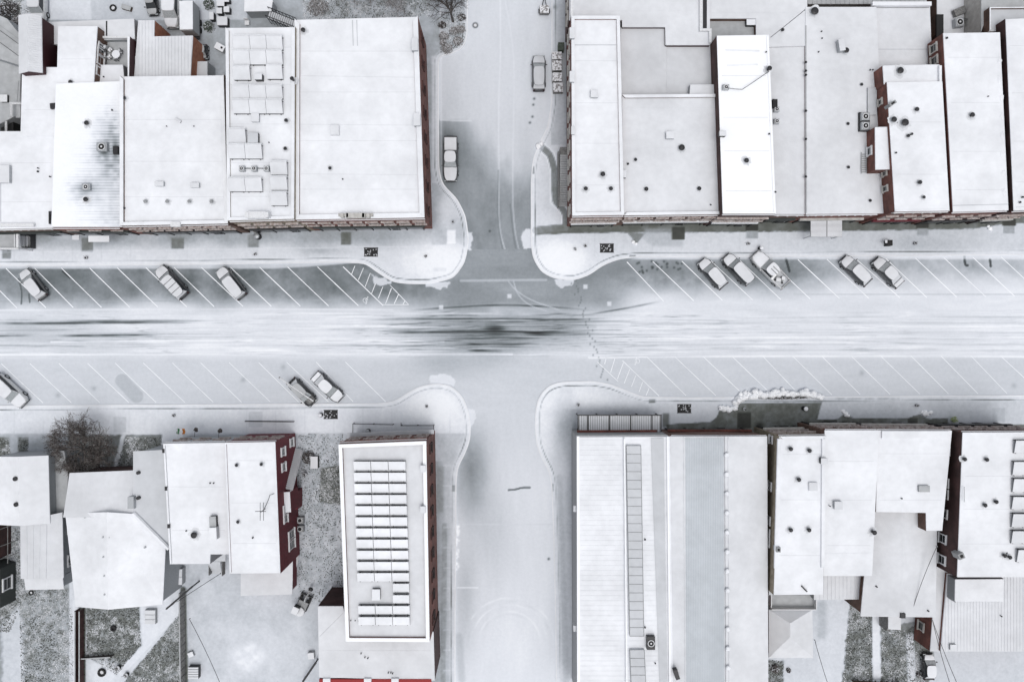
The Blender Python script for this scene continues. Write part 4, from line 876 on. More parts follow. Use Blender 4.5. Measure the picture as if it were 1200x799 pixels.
# ================================================================ SOUTH-WEST BLOCK
b = pitched('white gable-roofed cottage at the left edge of the lower row, two small roof vents', [('a', 'b', 'e', 'f'), ('b', 'c', 'd', 'e')],
    dict(a=(-16, 535, 6), b=(21, 535, 7.6), c=(56.5, 533.5, 6), d=(58.5, 613, 6), e=(22.5, 616, 7.6), f=(-18, 614, 6)), 'abcdef', 6.6, 'greyside', 'snow')
for x, y in ((17.5, 561), (18.5, 591)): x_, y_, _ = W(x, y, 7.7); MB().cyl((x_, y_), .28, 7, 7.75, 10).build('roof_vent', M['dark'], b.root)
b = pitched('white-sided house with shallow metal roof, behind the cottage at the left edge', [('a', 'b', 'e', 'f'), ('b', 'c', 'd', 'e')],
    dict(a=(24, 604, 5), b=(55, 604, 6), c=(73, 600, 5.2), d=(74.5, 677, 5.2), e=(54, 678, 6), f=(24.5, 678, 5)), 'abcdef', 5.3, 'greyside', 'snow2', ribs=[('a', 'b', 'f', 'e', 4)])
A = Vector(b.P[[i for i in range(len(b.P))][0]])
def eastwin(b, x, ys, z, w=.9, hh=1.1, hp=5.2, frame='white'):
    for y in ys:
        X, Y, _ = W(x, y, hp); window(b.root, (X, Y-1), (X, Y+1), .5, z, w, hh, Vector((1, 0)), frame)
xw = max(p[0] for p in b.P)
for y in (620, 652, 658): window(b.root, (xw-.02, W(0, y, 3)[1]-1), (xw-.02, W(0, y, 3)[1]+1), .5, 2.6, .55, 1.2, Vector((1, 0)), 'white')
b = pitched('low white rear addition below the white-sided house', [('a', 'b', 'e', 'f'), ('b', 'c', 'd', 'e')],
    dict(a=(27.5, 674, 4.3), b=(54.5, 674, 5.0), c=(73, 674, 4.4), d=(75, 690, 4.0), e=(54.5, 690.5, 4.6), f=(30, 691, 4.0)), 'abcdef', 4.4, 'greyside', 'snow2')
b = building('shaded side roof between the edge cottage and the big gabled house', [(58, 528), (75, 528), (80, 556), (76, 600), (58, 604)], 4.2, 'greyside', 'snow4', cat='porch', name='porch')
# big house
b = pitched('largest gabled white house in the lower left, ridge pointing towards the yard', [('a', 'b', 'e', 'f'), ('b', 'g', 'c', 'd', 'e')],
    dict(a=(76.5, 601, 6.2), b=(125, 600, 7.8), g=(160, 602, 7.3), c=(194, 641, 6.3), d=(190.5, 708, 6.2), e=(127, 714, 7.8), f=(88.5, 710.5, 6.2)), 'abgcdef', 6.9, 'greyside', 'snow')
for x, y in ((121, 629), (128, 629), (121.5, 652), (122.5, 674), (123, 696)): x_, y_, _ = W(x, y, 7.6); MB().cyl((x_, y_), .12, 7, 7.75, 8).build('roof_vent', M['metal'], b.root)
for x, y in ((100, 605.5), (151, 605), (170, 641)): x_, y_, _ = W(x, y, 7.0); MB().cyl((x_, y_), .13, 6, 7.15, 8).build('roof_vent', M['metal'], b.root)
b = pitched('front wing of the big gabled house, plain snowy slope facing the street', [('a', 'b', 'c', 'd')],
    dict(a=(81.5, 554, 5.8), b=(156.5, 551, 5.8), c=(160, 606, 7.2), d=(74, 606, 7.2)), 'abcd', 6.3, 'brickdark', 'snow2')
b = pitched('tall side wing with a long sloping roof leaning down to a diagonal valley', [('a', 'b', 'c', 'd')],
    dict(a=(156, 528.5, 7.6), b=(192.5, 527, 7.0), c=(199.5, 644, 6.8), d=(156, 601, 7.4)), 'abcd', 7.2, 'greyside', 'snow3')
x_, y_, _ = W(153, 589, 8); MB().box((x_, y_, 7.2), (.75, 1.5, 1.6)).build('chimney', M['metal'], b.root)
for y in (554, 583.5): x_, y_, _ = W(161.5, y, 7.7); MB().cyl((x_, y_), .22, 7, 7.75, 8).build('roof_vent', M['dark'], b.root)
m = MB(); m.tube(W(156, 601, 7.5), W(198, 643, 7.0), .28, n=6); m.build('valley_snow', M['snow'], b.root)
# flat twins
b = building('left one of the twin flat-roofed houses, a long dark unit on its roof', [(191, 519.5), (265, 518.5), (268, 650), (246, 650), (245.5, 661), (199, 661.5)], 7.8, 'greyside', 'snow', ph=.3, pw=.22, pe=[0, 5])
front(b, (191, 519.5), (262, 518.5), rows=((4.2, 1.6),), n=4, shop=False, cornice='white')
boxu(b, 249.5, 613, .8, 1.7, .6, .05, 'dark', 'snow4'); boxu(b, 249.5, 625, .9, 1.5, .9, .05, 'metal', 'snow'); vent(b, 227, 627, .4, .4); vent(b, 246, 566, .1, .2); vent(b, 250, 566, .1, .2); vent(b, 218, 622, .1, .2)
for i, y in enumerate((528, 572, 616)): MB().box(W(192+i*3, y, 7.7), (.3, .5, .3)).build('downpipe_head', M['dark'], b.root)
b = building('right one of the twin flat-roofed houses, with dark red side wall and aerial', [(263, 518.5), (322.5, 517.5), (328.5, 672), (269, 672.5)], 8.6, 'redside', 'snow', ph=.3, pw=.2, pe=[0, 1, 3])
front(b, (263, 518.5), (322.5, 517.5), rows=((4.2, 1.6),), n=4, shop=False, cornice='redside')
side(b, (322.5, 517.5), (328.5, 672), [(t, 5.2, .8, 1.3) for t in (.10, .22, .55, .62)]+[(.78, 2.6, .9, 2.2), (.86, 2.6, .9, 2.2), (.06, 1.5, .8, 1.2)], 'white')
for x, y in ((277, 545), (306, 544), (278.5, 611.5)): vent(b, x, y, .2, .3, 'metal')
vent(b, 296, 630, .12, .2)
m = MB(); X, Y, Z = W(308, 598, b.z+.9)
m.tube((X, Y, b.z), (X, Y, b.z+1.6), .05); m.tube((X-.8, Y, b.z+1.3), (X+.5, Y, b.z+1.3), .04)
for dx in (-.15, .25): m.tube((X+dx, Y-1.1, b.z+1.4), (X+dx, Y+1.1, b.z+1.4), .03)
m.build('aerial', M['dark'], b.root)
b = building('dark red bay with a pinkish white flat top on the side of the red-walled house', [(326, 577), (339.5, 576), (341, 600), (327, 601)], 6.0, 'redside', 'snow', cat='bay', name='side_bay', z0=2.4)
MB().box(W(345, 584, 1.3), (1.5, 2.4, 2.2)).build('lower_wall', M['redside'], b.root)
t = empty('outside_stair', W(345, 550), 'long snowy outside stair rising along the dark red wall', 'stair')
m = MB(); top = Vector(W(337, 573, 5.2)); bot = Vector(W(349.5, 526, .3)); n_ = 22
for i in range(n_):
    p = bot.lerp(top, (i+.5)/n_); m.box(p, (1.25, .30, .06), -.2)
m.build('treads', M['snow3'], t); m = MB()
for s_ in (-.62, .62):
    dx = Vector((s_, s_*-.2, 0)); m.tube(bot+dx, top+dx, .06); m.tube(bot+dx+Vector((0, 0, .9)), top+dx+Vector((0, 0, .9)), .035)
    for i in range(6): p = bot.lerp(top, i/5)+dx; m.tube(p, p+Vector((0, 0, .9)), .03)
m.build('railing', M['white'], t)
b = pitched('low white lean-to roof with a middle ridge behind the red-walled house', [('a', 'b', 'e', 'f'), ('b', 'c', 'd', 'e')],
    dict(a=(282, 668, 3), b=(309, 668, 3.5), c=(343, 656, 3), d=(342.5, 696, 3), e=(309, 697, 3.5), f=(282, 698, 3)), 'abcdef', 3.1, 'redside', 'snow2', cat='shed', name='lean_to')
t = empty('back_stair', W(260, 660), 'small snowy timber stair and landing between the twin houses', 'stair')
m = MB(); m.box(W(256, 652, 2.6), (1.9, 1.2, .12))
for i in range(7): m.box(W(251+i*.3, 659+i*2, 2.4-i*.3), (1.6, .26, .06))
m.build('treads', M['snow3'], t); m = MB(); m.box(W(246.5, 662, 1.4), (.08, 2.4, 1.0)); m.box(W(262, 660, 1.6), (.08, 3.0, 1.0)); m.build('railing', M['greywood'], t)
# brick solar block
b = building('brick block with a long field of snowy solar panel rows, lower left', [(396.5, 520.5), (499.5, 516.5), (503.5, 752), (405, 751.5)], 10.4, 'brick', 'snow2', ph=.55, pw=.45, cap='bright')
A, B_, nr = front(b, (396.5, 520.5), (499.5, 516.5), rows=((5.2, 1.9),), n=7, sign='white', cornice='brick', cor_out=.25)
m = MB(); p = (A+B_)/2+nr*.34; m.box((p.x, p.y, 4.2), ((A-B_).length+.6, .55, .12), math.atan2((B_-A).y, (B_-A).x))
k = 60
for i in range(k): q = A.lerp(B_, (i+.5)/k)+nr*.34; m.box((q.x, q.y, 4.29), (.07, .55, .06), math.atan2((B_-A).y, (B_-A).x))
m.build('pent_roof', M['snow3'], b.root)
side(b, (499.5, 516.5), (503.5, 752), [(t, 5.4, .9, 1.8) for t in np.linspace(.06, .94, 9)], 'brickdark')
for i in range(11):
    y = 540.5+i*13.05; xo = i*.42
    for j in range(3): panel(b, 414+xo+j*20.5, y, 414+xo+(j+1)*20.5-.3, y+10.6, .32, snowm='snow')
for y in (683.5, 696.8): panel(b, 460, y, 479.5, y+10.4, .32, snowm='snow')
for y in (709.5, 722.5):
    for j in range(3): panel(b, 419.5+j*20.3, y, 419.5+(j+1)*20.3-.3, y+10.4, .32, snowm='snow')
boxu(b, 440.7, 696.5, .95, 1.3, .5, mat='dark', top='snow', name='roof_hatch')
for y in (549, 597): boxu(b, 495.5, y, .6, .8, .6, mat='metal', z=10.1, name='parapet_duct')
for x in (411, 416, 420): vent(b, x, 727, .07, .2)
b = building('lower flat-roofed rear part with dark red back wall, below the solar panel block', [(372.5, 710), (402, 710), (408, 740), (508, 740), (509.5, 797), (374, 793)], 7.3, 'brickdark', 'snow2', seams=[((375, 745), (402, 718), .04, 'snow4')])
for x, y in ((423, 765.5), (427.5, 770), (431, 771), (455, 788), (458, 788), (460, 789)): vent(b, x, y, .09, .25)
MB().box(W(440, 797.5, 7.2), (14, .6, .4)).build('parapet', M['red'], b.root)
for x in (383, 431, 463): MB().box(W(x, 798.5, 7.45), (.9, .9, .3)).build('parapet_snow', M['snow'], b.root)
# houses at the left edge
b = building('dark green clapboard house at the left edge, one white-framed window facing the yard', [(-50, 650), (-1, 667), (-1, 713), (-50, 730)], 3.4, 'greenside', 'snow4', cat='house', name='house')
side(b, (-1, 667), (-1, 713), [(.45, 1.2, 1.4, 1.5)], 'white')
b = building('dark timber porch at the left edge above the dark green house', [(-50, 612), (-3, 614), (-3, 655), (-50, 655)], 2.8, 'brickdark', 'snow4', cat='porch', name='porch')
m = MB()
for y in (620, 640, 655): m.tube(W(0, y, 2.3), W(22, y-8, .4), .06, n=4)
m.tube(W(9, 615, 2), W(9, 660, 2), .06, n=4); m.build('pergola', M['greywood'], b.root)

# ================================================================ SOUTH-EAST BLOCK
b = building('large hall with finely ribbed bright roof and one long skylight strip', [(676, 512), (785, 511.5), (789, 830), (676.5, 830)], 8.2, 'grey', 'snow', ribs=('x', .62, .035))
front(b, (676, 512), (783, 511.5), rows=(), cornice='stone', sign='brick', shop=True)
m = MB(); r0 = b.z
m.prism([W(*q, 9)[:2] for q in [(731.5, 514), (733, 514), (736, 830), (734.5, 830)]], r0, r0+.55); m.prism([W(*q, 9)[:2] for q in [(676.5, 512), (679.5, 512), (680.5, 830), (677, 830)]], r0-.1, r0+.12)
m.prism([W(*q, 9)[:2] for q in [(782.5, 512), (784.5, 512), (787.5, 830), (785.5, 830)]], r0-.1, r0+.25); m.build('roof_curb', M['bright'], b.root)
def skylight(b, pts, z0_, z1_, nseg, horizontal=True):
    a, c, d, e = [Vector(W(*p, z1_)) for p in pts]           # tl, tr, br, bl
    mm = MB().prism([p[:2] for p in (a, c, d, e)], z0_, z1_); o = mm.build('skylight', M['snow3'], b.root); g = MB()
    for i in range(nseg+1): t = i/nseg; p, q = a.lerp(e, t), c.lerp(d, t); g.tube(p+Vector((0, 0, .01)), q+Vector((0, 0, .01)), .035, n=4)
    for p, q in ((a, e), (c, d)): g.tube(p, q, .04, n=4)
    g.build('glazing_bars', M['grey'], o); return o
skylight(b, [(734, 522), (751, 522), (754.5, 745), (738, 745)], b.z, b.z+.35, 22); skylight(b, [(738, 761), (755, 761), (758, 830), (741, 830)], b.z, b.z+.35, 7)
m = MB(); a, c, d, e = [Vector(W(*p, 9)) for p in ((764, 514), (779, 514), (784, 830), (775, 830))]
m.add([(a.x, a.y, b.z+.06), (c.x, c.y, b.z+.16), (d.x, d.y, b.z+.16), (e.x, e.y, b.z+.06)], [(3, 2, 1, 0)]).build('bare_slope', M['snow3'], b.root)
boxu(b, 763, 753.5, 1.0, 1.6, .7, mat='dark', fan=1); vent(b, 756, 632, .12, .2); vent(b, 756, 735, .12, .2); vent(b, 768, 777, .1, .2)
for y in (596, 736): boxu(b, 674.5, y, .5, .7, .5, mat='white', z=6.9, name='wall_duct')
# vaulted hall
def _f(x, y): return 0
hm = {}
prof = [(785, 8.0), (801, 8.35), (849, 9.0), (853, 9.02), (878, 8.5), (899, 8.05)]
for i, (x, hh) in enumerate(prof): hm['t%d' % i] = (x, 511, hh); hm['b%d' % i] = (x+(3 if i == 0 else 1.5), 830, hh)
keys_t = ['t%d' % i for i in range(6)]; keys_b = ['b%d' % i for i in range(6)]
b = pitched('wide low-pitched hall roof with twelve small white vents along its ridge', [(keys_t[i], keys_t[i+1], keys_b[i+1], keys_b[i]) for i in range(5)], hm, keys_t+keys_b[::-1], 9.0, 'brick2', 'snow2', inset_=.1, ribs=[('t1', 't2', 'b1', 'b2', 24), ('t2', 't3', 'b2', 'b3', 1)])
m = MB(); q = [Vector(W(x, y, hh+.004)) for x, y, hh in ((803, 513, 8.38), (848, 513, 8.99), (849, 829, 9.0), (804, 829, 8.38))]
m.add([(p.x, p.y, p.z+.03) for p in q], [(3, 2, 1, 0)]).build('blue_grey_sheeting', M['dull_blue'], b.root)  # darker blue-grey sheet over the left slope
for i in range(12):
    x, y, _ = W(852+i*.15, 533+i*22.7, 9.4); o = MB().cyl((x, y), .16, 8.9, 9.3, 10).build('ridge_vent', M['grey'], b.root); MB().cyl((x, y), .3, 9.3, 9.42, 12, .2).build('vent_cap', M['snow'], o)
x, y, _ = W(793, 790, 9); MB().box((x, y, 8.7), (.5, 1.2, .8), .3).build('air_conditioner', M['dark'], b.root)
zb = Bld(); zb.root = b.root; zb.h = 8.0; zb.zd = 8.0; zb.z = 8; zb.P = b.P
front(zb, (787, 511), (899, 511), rows=(), cornice='brick', sign='brick', shop=True, zc=7.9)
# entrance canopy of the hall
t = empty('canopy', W(726, 497), 'long ribbed grey canopy over the entrance of the large hall', 'canopy')
m = MB(); a = W(677, 486, 3.4); c = W(775, 508, 3.4); m.box(((a[0]+c[0])/2, (a[1]+c[1])/2, 3.3), (c[0]-a[0], a[1]-c[1], .12))
n_ = 46
for i in range(n_): x = a[0]+(c[0]-a[0])*(i+.5)/n_; m.box((x, (a[1]+c[1])/2, 3.40), (.15, a[1]-c[1]-.1, .09), mi=1)
m.build('roof', [M['grey'], M['snow2']], t); m = MB()
for x in (677.5, 689, 714, 739, 764, 774.5): m.box(W(x, 497, 3.46), (.16, a[1]-c[1]+.05, .1))
for y in (486.3, 508): m.box(W(726, y, 3.44), (c[0]-a[0]+.1, .14, .1))
m.build('frame', M['dark'], t); m = MB()
for x in (678, 702, 726, 750, 774): X, Y, _ = W(x, 487.5, 3.4); MB().cyl((X, Y), .08, .13, 3.24, 8).build('post', M['dark'], t)
# right-hand buildings
b = building('tan-walled building with five small vents, right of the vented hall roof', [(914, 511), (968.5, 510.5), (966, 697.5), (907.5, 698)], 9.8, 'tan', 'snow', ph=.4, pw=.36, pe=[0], seams=[])
front(b, (914, 511), (968.5, 510.5), rows=((4.8, 1.9),), n=4, sign='stone')
m = MB()
for q in ([(911.5, 514), (915.5, 514), (911.5, 666), (907.5, 666)], [(963.5, 514), (967.5, 514), (966.5, 665), (962.5, 665)]): m.prism([W(*p, 9.8)[:2] for p in q], b.z-.02, 9.8)
m.build('parapet', M['snow'], b.root, bevel=.03)
side(b, (914, 511), (907.5, 698), [(.04, 6.5, .7, .8), (.34, 6.5, .8, 1.0), (.56, 6.5, .8, 1.0), (.64, 6.5, .8, 1.0), (.7, 6.5, .8, 1.0)], 'white')
for x, y in ((927, 526), (949, 528), (936.5, 562), (927, 621), (948.5, 621)): vent(b, x, y, .26, .4)
boxu(b, 953, 570, 1.0, 1.0, .25, mat='white', name='roof_hatch'); boxu(b, 966, 540, .8, .7, .6, mat='dark'); chimney(b, 943, 690, .9, .15, .3, 'dark', -.8); chimney(b, 912.5, 644, .5, .6, .6, 'grey')
b = building('plain white roof right of the tan-walled building with one square hatch', [(966.5, 504), (1030, 504), (1022, 674.5), (965, 674.5)], 8.9, 'brick2', 'snow', seams=[((966, 649), (1022, 648), .12, 'snow')])
front(b, (968, 504), (1029, 504), rows=((4.6, 1.7),), n=5, sign='stone')
boxu(b, 982.5, 592, .95, .95, .5, mat='metal', name='roof_hatch'); vent(b, 973, 593, .08, .4); vent(b, 1025, 624, .3, .6)
b = building('low ribbed roof below the plain white roof, facing the small back garden', [(954, 668), (1012, 668), (1008, 702), (954, 702.5)], 4.6, 'greyside', 'snow2', ribs=('y', .5, .05))
b = building('stepped white roof with one dark rectangular vent, in the lower right row', [(1028, 504), (1116, 504.5), (1104.5, 622), (1085.5, 622), (1085, 601), (1026.5, 600)], 8.4, 'brick2', 'snow', ph=.14, pw=.2, pe=[0])
front(b, (1029, 504), (1116, 504.5), rows=((4.6, 1.7),), n=7, sign='stone')
boxu(b, 1083, 572.5, 1.3, .75, .3, mat='grey', top='snow4'); vent(b, 1057, 584, .1, .2)
m = MB(); m.box(W(1072, 509, 8.5), (8.2, .9, .25)); m.build('parapet', M['snow'], b.root, bevel=.03)
b = pitched('white gable-roofed house behind the stepped white roof, small chimney at its back eave', [('a', 'b', 'e', 'f'), ('b', 'c', 'd', 'e')],
    dict(a=(1020, 598, 6), b=(1060, 598, 6.9), c=(1098.5, 598, 6), d=(1096.5, 723, 6), e=(1057, 722.5, 6.9), f=(1008.5, 722, 6)), 'abcdef', 6.3, 'brick2', 'snow2')
x, y, _ = W(1058, 721, 7); MB().box((x, y, 6.6), (.6, .6, 1.0)).build('chimney', M['dark'], b.root)
x, y, _ = W(1027, 687, 6.4); MB().cyl((x, y), .1, 6, 6.6, 8).build('roof_vent', M['dark'], b.root)
x, y, _ = W(1087, 715, 6.2); MB().cyl((x, y), .1, 6, 6.5, 8).build('roof_vent', M['dark'], b.root)
b = building('white block with a dark brick side wall of windows, lower right edge', [(1128.5, 506.5), (1230, 506), (1230, 676.5), (1122, 676.5)], 9.6, 'brickdark', 'snow', ph=.2, pw=.2, pe=[0])
front(b, (1128.5, 506.5), (1230, 506), rows=((4.8, 1.9),), n=7, sign='dark')
side(b, (1128.5, 506.5), (1122, 676.5), [(t, 5.6, .9, 1.4) for t in (.15, .38, .46, .6, .78, .93)]+[(t, 2.2, .9, 1.4) for t in (.25, .6)], 'white')
for x, y in ((1131, 538), (1157, 538.5), (1155, 592), (1168, 588), (1184, 653), (1178, 651)): vent(b, x, y, .25, .35)
chimney(b, 1127, 651.5, .7, .7, .8, 'grey', .4)
for y0, x0, y1 in [(516, 1190, 531), (541, 1188, 557), (561, 1188, 577), (582, 1187, 597), (602, 1187, 618), (622, 1186.5, 637), (644, 1193, 659)]:
    panel(b, x0, y0, x0+17, y1, .35); panel(b, x0+17.2, y0, x0+34, y1, .35)
m = MB(); m.tube(W(1130, 570, 9.9), W(1130, 588, 9.9), .05); m.build('railing', M['metal'], b.root)
b = building('white box roof with glazed left side below the dark brick block', [(1119.5, 678.5), (1177, 678), (1176, 704.5), (1119, 704.5)], 6.3, 'greyside', 'snow', cat='roof room', name='roof_room')
MB().box(W(1115.5, 691, 5.4), (.1, 2.6, 1.6)).build('glazing', M['frost'], b.root)
b = building('big finely ribbed low metal roof at the lower right edge', [(1110, 672), (1230, 672), (1230, 763), (1102.5, 763)], 4.6, 'brick', 'snow2', ribs=('y', .4, .05)); boxu(b, 1117, 758, .8, .7, .3, mat='grey', name='skylight'); vent(b, 1174, 722, .1, .3)
b = building('narrow metal roof strip with brown brick wall, left of the big ribbed metal roof', [(1098, 655), (1112, 655), (1106, 763), (1090, 763)], 4.1, 'brick', 'snow2', seams=[((1107, 690), (1103, 762), .1, 'dark')])
side(b, (1098, 655), (1090, 763), [(.8, 1.2, .9, 1.1)], 'stone')
b = building('small balcony box with a window below the tan wall', [(900, 655), (909, 655), (910, 697), (901, 697)], 6.6, 'white', 'snow3', cat='balcony', name='balcony'); side(b, (900, 655), (901, 697), [(.35, 4.9, 1.0, 1.0)], 'white')
t = empty('balcony', W(928, 702), 'grey railed deck between the tan-walled building and the hipped shed', 'deck')
m = MB(); a, c = W(903, 697, 3.6), W(955, 712, 3.6); m.box(((a[0]+c[0])/2, (a[1]+c[1])/2, 3.5), (c[0]-a[0], a[1]-c[1], .15)); m.build('deck', M['snow4'], t)
m = MB(); m.box(W(929, 712.5, 4.0), (c[0]-a[0], .1, 1.0)); m.box(W(955, 704, 4.0), (.1, 1.8, 1.0)); m.box(W(902.5, 690, 4.4), (.1, 4.4, 1.0)); m.build('railing', M['white'], t)
m = MB()
for x in (905, 930, 954): X, Y, _ = W(x, 711, 3.6); MB().box((X, Y, 1.76), (.14, .14, 3.3)).build('post', M['greywood'], t)
b = pitched('small square shed with a hipped snowy roof, lower right', [('a', 'b', 'p'), ('b', 'c', 'q', 'p'), ('c', 'd', 'q'), ('d', 'a', 'p', 'q')],
    dict(a=(901, 714, 3.2), b=(952, 714, 3.2), c=(953, 770.5, 3.2), d=(901, 770.5, 3.2), p=(926, 730, 4.6), q=(926, 746, 4.6)), 'abcd', 3.5, 'greyside', 'snow2', 'shed', 'shed')
b = building('tiny snow-topped back porch below the gable-roofed house', [(1041, 716), (1056, 716), (1056, 738), (1041, 737)], 2.6, 'greywood', 'snow2', cat='porch', name='porch')
MB().box(W(1037, 727, 1.2), (.5, 2.0, 2.0)).build('side_screen', M['greywood'], b.root)

# front canopies upper row
t = empty('canopy', W(968, 266), 'pale ribbed canopy in two panels over the pavement in front of the wide plain roof', 'canopy')
m = MB(); a, c = W(950, 255, 3.2), W(987, 277.5, 3.2); m.box(((a[0]+c[0])/2, (a[1]+c[1])/2, 3.1), (c[0]-a[0], a[1]-c[1], .1))
for i in range(16): y = a[1]+(c[1]-a[1])*(i+.5)/16; m.box(((a[0]+c[0])/2, y, 3.17), (c[0]-a[0]-.05, .10, .06), mi=1)
m.build('roof', [M['grey'], M['snow']], t); m = MB(); m.box(W(969, 266, 3.2), (.1, a[1]-c[1], .14)); m.build('frame', M['grey'], t)
m = MB()
for x in (952, 986): X, Y, _ = W(x, 276, 3.1); MB().cyl((X, Y), .06, .13, 3.05, 8).build('post', M['metal'], t)
t = empty('porch', W(12, 281), 'grey flat porch roof with railings at the left end of the upper pavement', 'porch')
m = MB(); a, c = W(-25, 272, 3.2), W(22, 292, 3.2); m.box(((a[0]+c[0])/2, (a[1]+c[1])/2, 3.1), (c[0]-a[0], a[1]-c[1], .14)); m.build('roof', M['snow4'], t, bevel=.02)
m = MB(); m.box(W(-1, 291.5, 3.3), (5.2, .2, .3)); m.box(W(21, 282, 3.3), (.3, 2.0, .3)); m.box(W(17.5, 281, 3.25), (.12, 1.9, .2)); m.build('fascia', M['white'], t)
m = MB()
for x in (-10, 21): X, Y, _ = W(x, 290.5, 3.1); MB().box((X, Y, 1.58), (.16, .16, 2.9)).build('post', M['white'], t)
t = empty('steps', W(32, 283), 'short pale steps with railings beside the grey porch', 'steps')
m = MB()
for i in range(4): m.box(W(27+i*3.2, 284, .75-i*.16), (.36, 1.6, 1.3-i*.32))
m.build('treads', M['snow2'], t); m = MB(); m.box(W(38.5, 283, .8), (.08, 1.7, 1.0)); m.box(W(33, 290.5, .8), (1.4, .08, 1.0)); m.build('railing', M['dark'], t)
for i, (x, y, lab) in enumerate([(105, 279, 'flat white door canopy under the melting roof'),]):
    t = empty('door_canopy', W(x+10, y), lab, 'canopy'); MB().box(W(116, 280, 2.9), (2.7, .8, .16)).build('roof', M['snow'], t); MB().box(W(89, 278.5, 2.9), (.9, .6, .16)).build('side_roof', M['snow2'], t)
    MB().box(W(116, 278, 2.75), (2.7, .1, .2)).build('bracket', M['dark'], t)

# ================================================================ VEHICLES
def rnd(p, t=.3, n=2):
    for _ in range(n):
        q = []
        for i in range(len(p)):
            a, b = p[i], p[(i+1) % len(p)]; q += [tuple(a[k]*(1-t)+b[k]*t for k in range(2)), tuple(a[k]*t+b[k]*(1-t) for k in range(2))]
        p = q
    return p
def sheet(pts, t):
    n = len(pts); v = [tuple(p) for p in pts]+[(p[0], p[1], p[2]+t) for p in pts]
    return MB().add(v, [tuple(reversed(range(n))), tuple(range(n, 2*n))]+[(i, (i+1) % n, (i+1) % n+n, i+n) for i in range(n)])
TYPES = dict(sedan=dict(H=1.45, a=(.25, .10, -.20, -.35)), hatch=dict(H=1.5, a=(.26, .10, -.34, -.46)), suv=dict(H=1.75, a=(.25, .12, -.41, -.475)),
             van=dict(H=2.1, a=(.33, .22, -.46, -.485)), pickup=dict(H=1.8, a=(.20, .09, -.115, -.14)), compact=dict(H=1.45, a=(.28, .10, -.30, -.42)))
def car(label, px, py, deg, kind='sedan', L=4.6, Wd=1.8, paint='silver', snowm='snow2', rack=0, frost=True, cargo=False, hoodsnow=True, cat='car', name='parked_car', group='cars and trucks parked around the crossing', z0=.02, roofsnow=True, cover=False):
    T = TYPES[kind]; H = T['H']; wsb, wst, rt, rb = [q*L for q in T['a']]; hw = Wd/2
    x_, y_, _ = W(px, py, .9); root = empty(name, (x_, y_, z0), label, cat, group, rz=R(deg)); PM = PAINT[paint]
    belt = .98 if H < 1.6 else 1.12
    if kind == 'van': belt = 1.25
    def wid(x): u = abs(2*x/L); return hw*(1-.10*u**4-.20*u**9-(.12*u**20))
    def zt(x):
        if x > wsb-.1: t = min(1, (x-wsb+.1)/(L/2-wsb+.1)); return belt-.02-.10*t-.14*t**4
        if x < rb: t = min(1, (rb-x)/max(L/2+rb, .01)); return belt-.03*t-.10*t**5
        return belt
    xs = list(np.linspace(-L/2, -L/2+.35, 4))+list(np.linspace(-L/2+.6, L/2-.6, 12))+list(np.linspace(L/2-.35, L/2, 4))
    m = MB(); ring = []
    for x in xs:
        w = wid(x); e = abs(2*x/L); zb = .24+.12*e**12; t = zt(x); w_ = w
        ring.append([(x, -.88*w_, zb), (x, -w_, zb+.18), (x, -w_*1.0, .62), (x, -.965*w_, t-.08), (x, -.84*w_, t), (x, 0, t+.04), (x, .84*w_, t), (x, .965*w_, t-.08), (x, w_, .62), (x, w_, zb+.18), (x, .88*w_, zb)])
    k = 11; bedx = (rb-.06, -L/2+.16)
    v = [p for r in ring for p in r]; f = []
    for i in range(len(ring)-1):
        for j in range(k):
            if kind == 'pickup' and j in (4, 5) and xs[i] >= bedx[1]-.25 and xs[i+1] <= bedx[0]+.05: continue
            f.append((i*k+j, i*k+(j+1) % k, (i+1)*k+(j+1) % k, (i+1)*k+j))
    f.append(tuple(range(k))); f.append(tuple(reversed(range((len(ring)-1)*k, len(ring)*k))))
    body = m.add(v, f).build('body', PM, root, local=True, smooth=kind != 'pickup')
    if kind == 'pickup': mod = body.modifiers.new('bevel', 'BEVEL'); mod.width = .04; mod.segments = 2; mod.limit_method = 'ANGLE'
    else: mod = body.modifiers.new('subdivision', 'SUBSURF'); mod.levels = 1; mod.render_levels = 1
    ORG[body.name] = Vector()
    bw, tw = .88*hw, .74*hw
    if kind == 'van': tw = .80*hw
    ztop = H-.05
    P = dict(a=(wsb, bw, belt), b=(wsb, -bw, belt), c=(wst, -tw, ztop), d=(wst, tw, ztop), e=(rt, -tw, ztop), f=(rt, tw, ztop), g=(rb, -bw, belt), h=(rb, bw, belt))
    P = {k_: Vector(v_) for k_, v_ in P.items()}
    def quad(name_, ks, mat, out):
        pts = [P[q] for q in ks]; c = sum(pts, Vector())/4; pts = [c+(q-c)*.94+Vector(out)*.01 for q in pts]
        return MB().add(pts+[q-Vector(out)*.03 for q in pts], [(0, 1, 2, 3), (7, 6, 5, 4), (0, 4, 5, 1), (1, 5, 6, 2), (2, 6, 7, 3), (3, 7, 4, 0)]).build(name_, M[mat], root, local=True)
    gl = 'frost' if frost else 'glass'
    MB().add([P[q]-Vector((0, 0, .0)) for q in 'abcdefgh'], [(1, 2, 4, 6), (0, 7, 5, 3), (0, 3, 2, 1), (7, 6, 4, 5)]).build('cabin_shell', PM, root, local=True)
    quad('windscreen', 'abcd', gl, (.5, 0, .8)); quad('rear_window', 'hgef', ('snow3' if frost else gl) if kind != 'pickup' else 'glass', (-.6, 0, .5))
    for s_, ks in ((-1, 'bceg'), (1, 'adfh')):
        quad('side_window', ks, 'glass', (0, s_, .3))
    re_ = rt-(.22 if kind in ('hatch', 'suv') else .06)
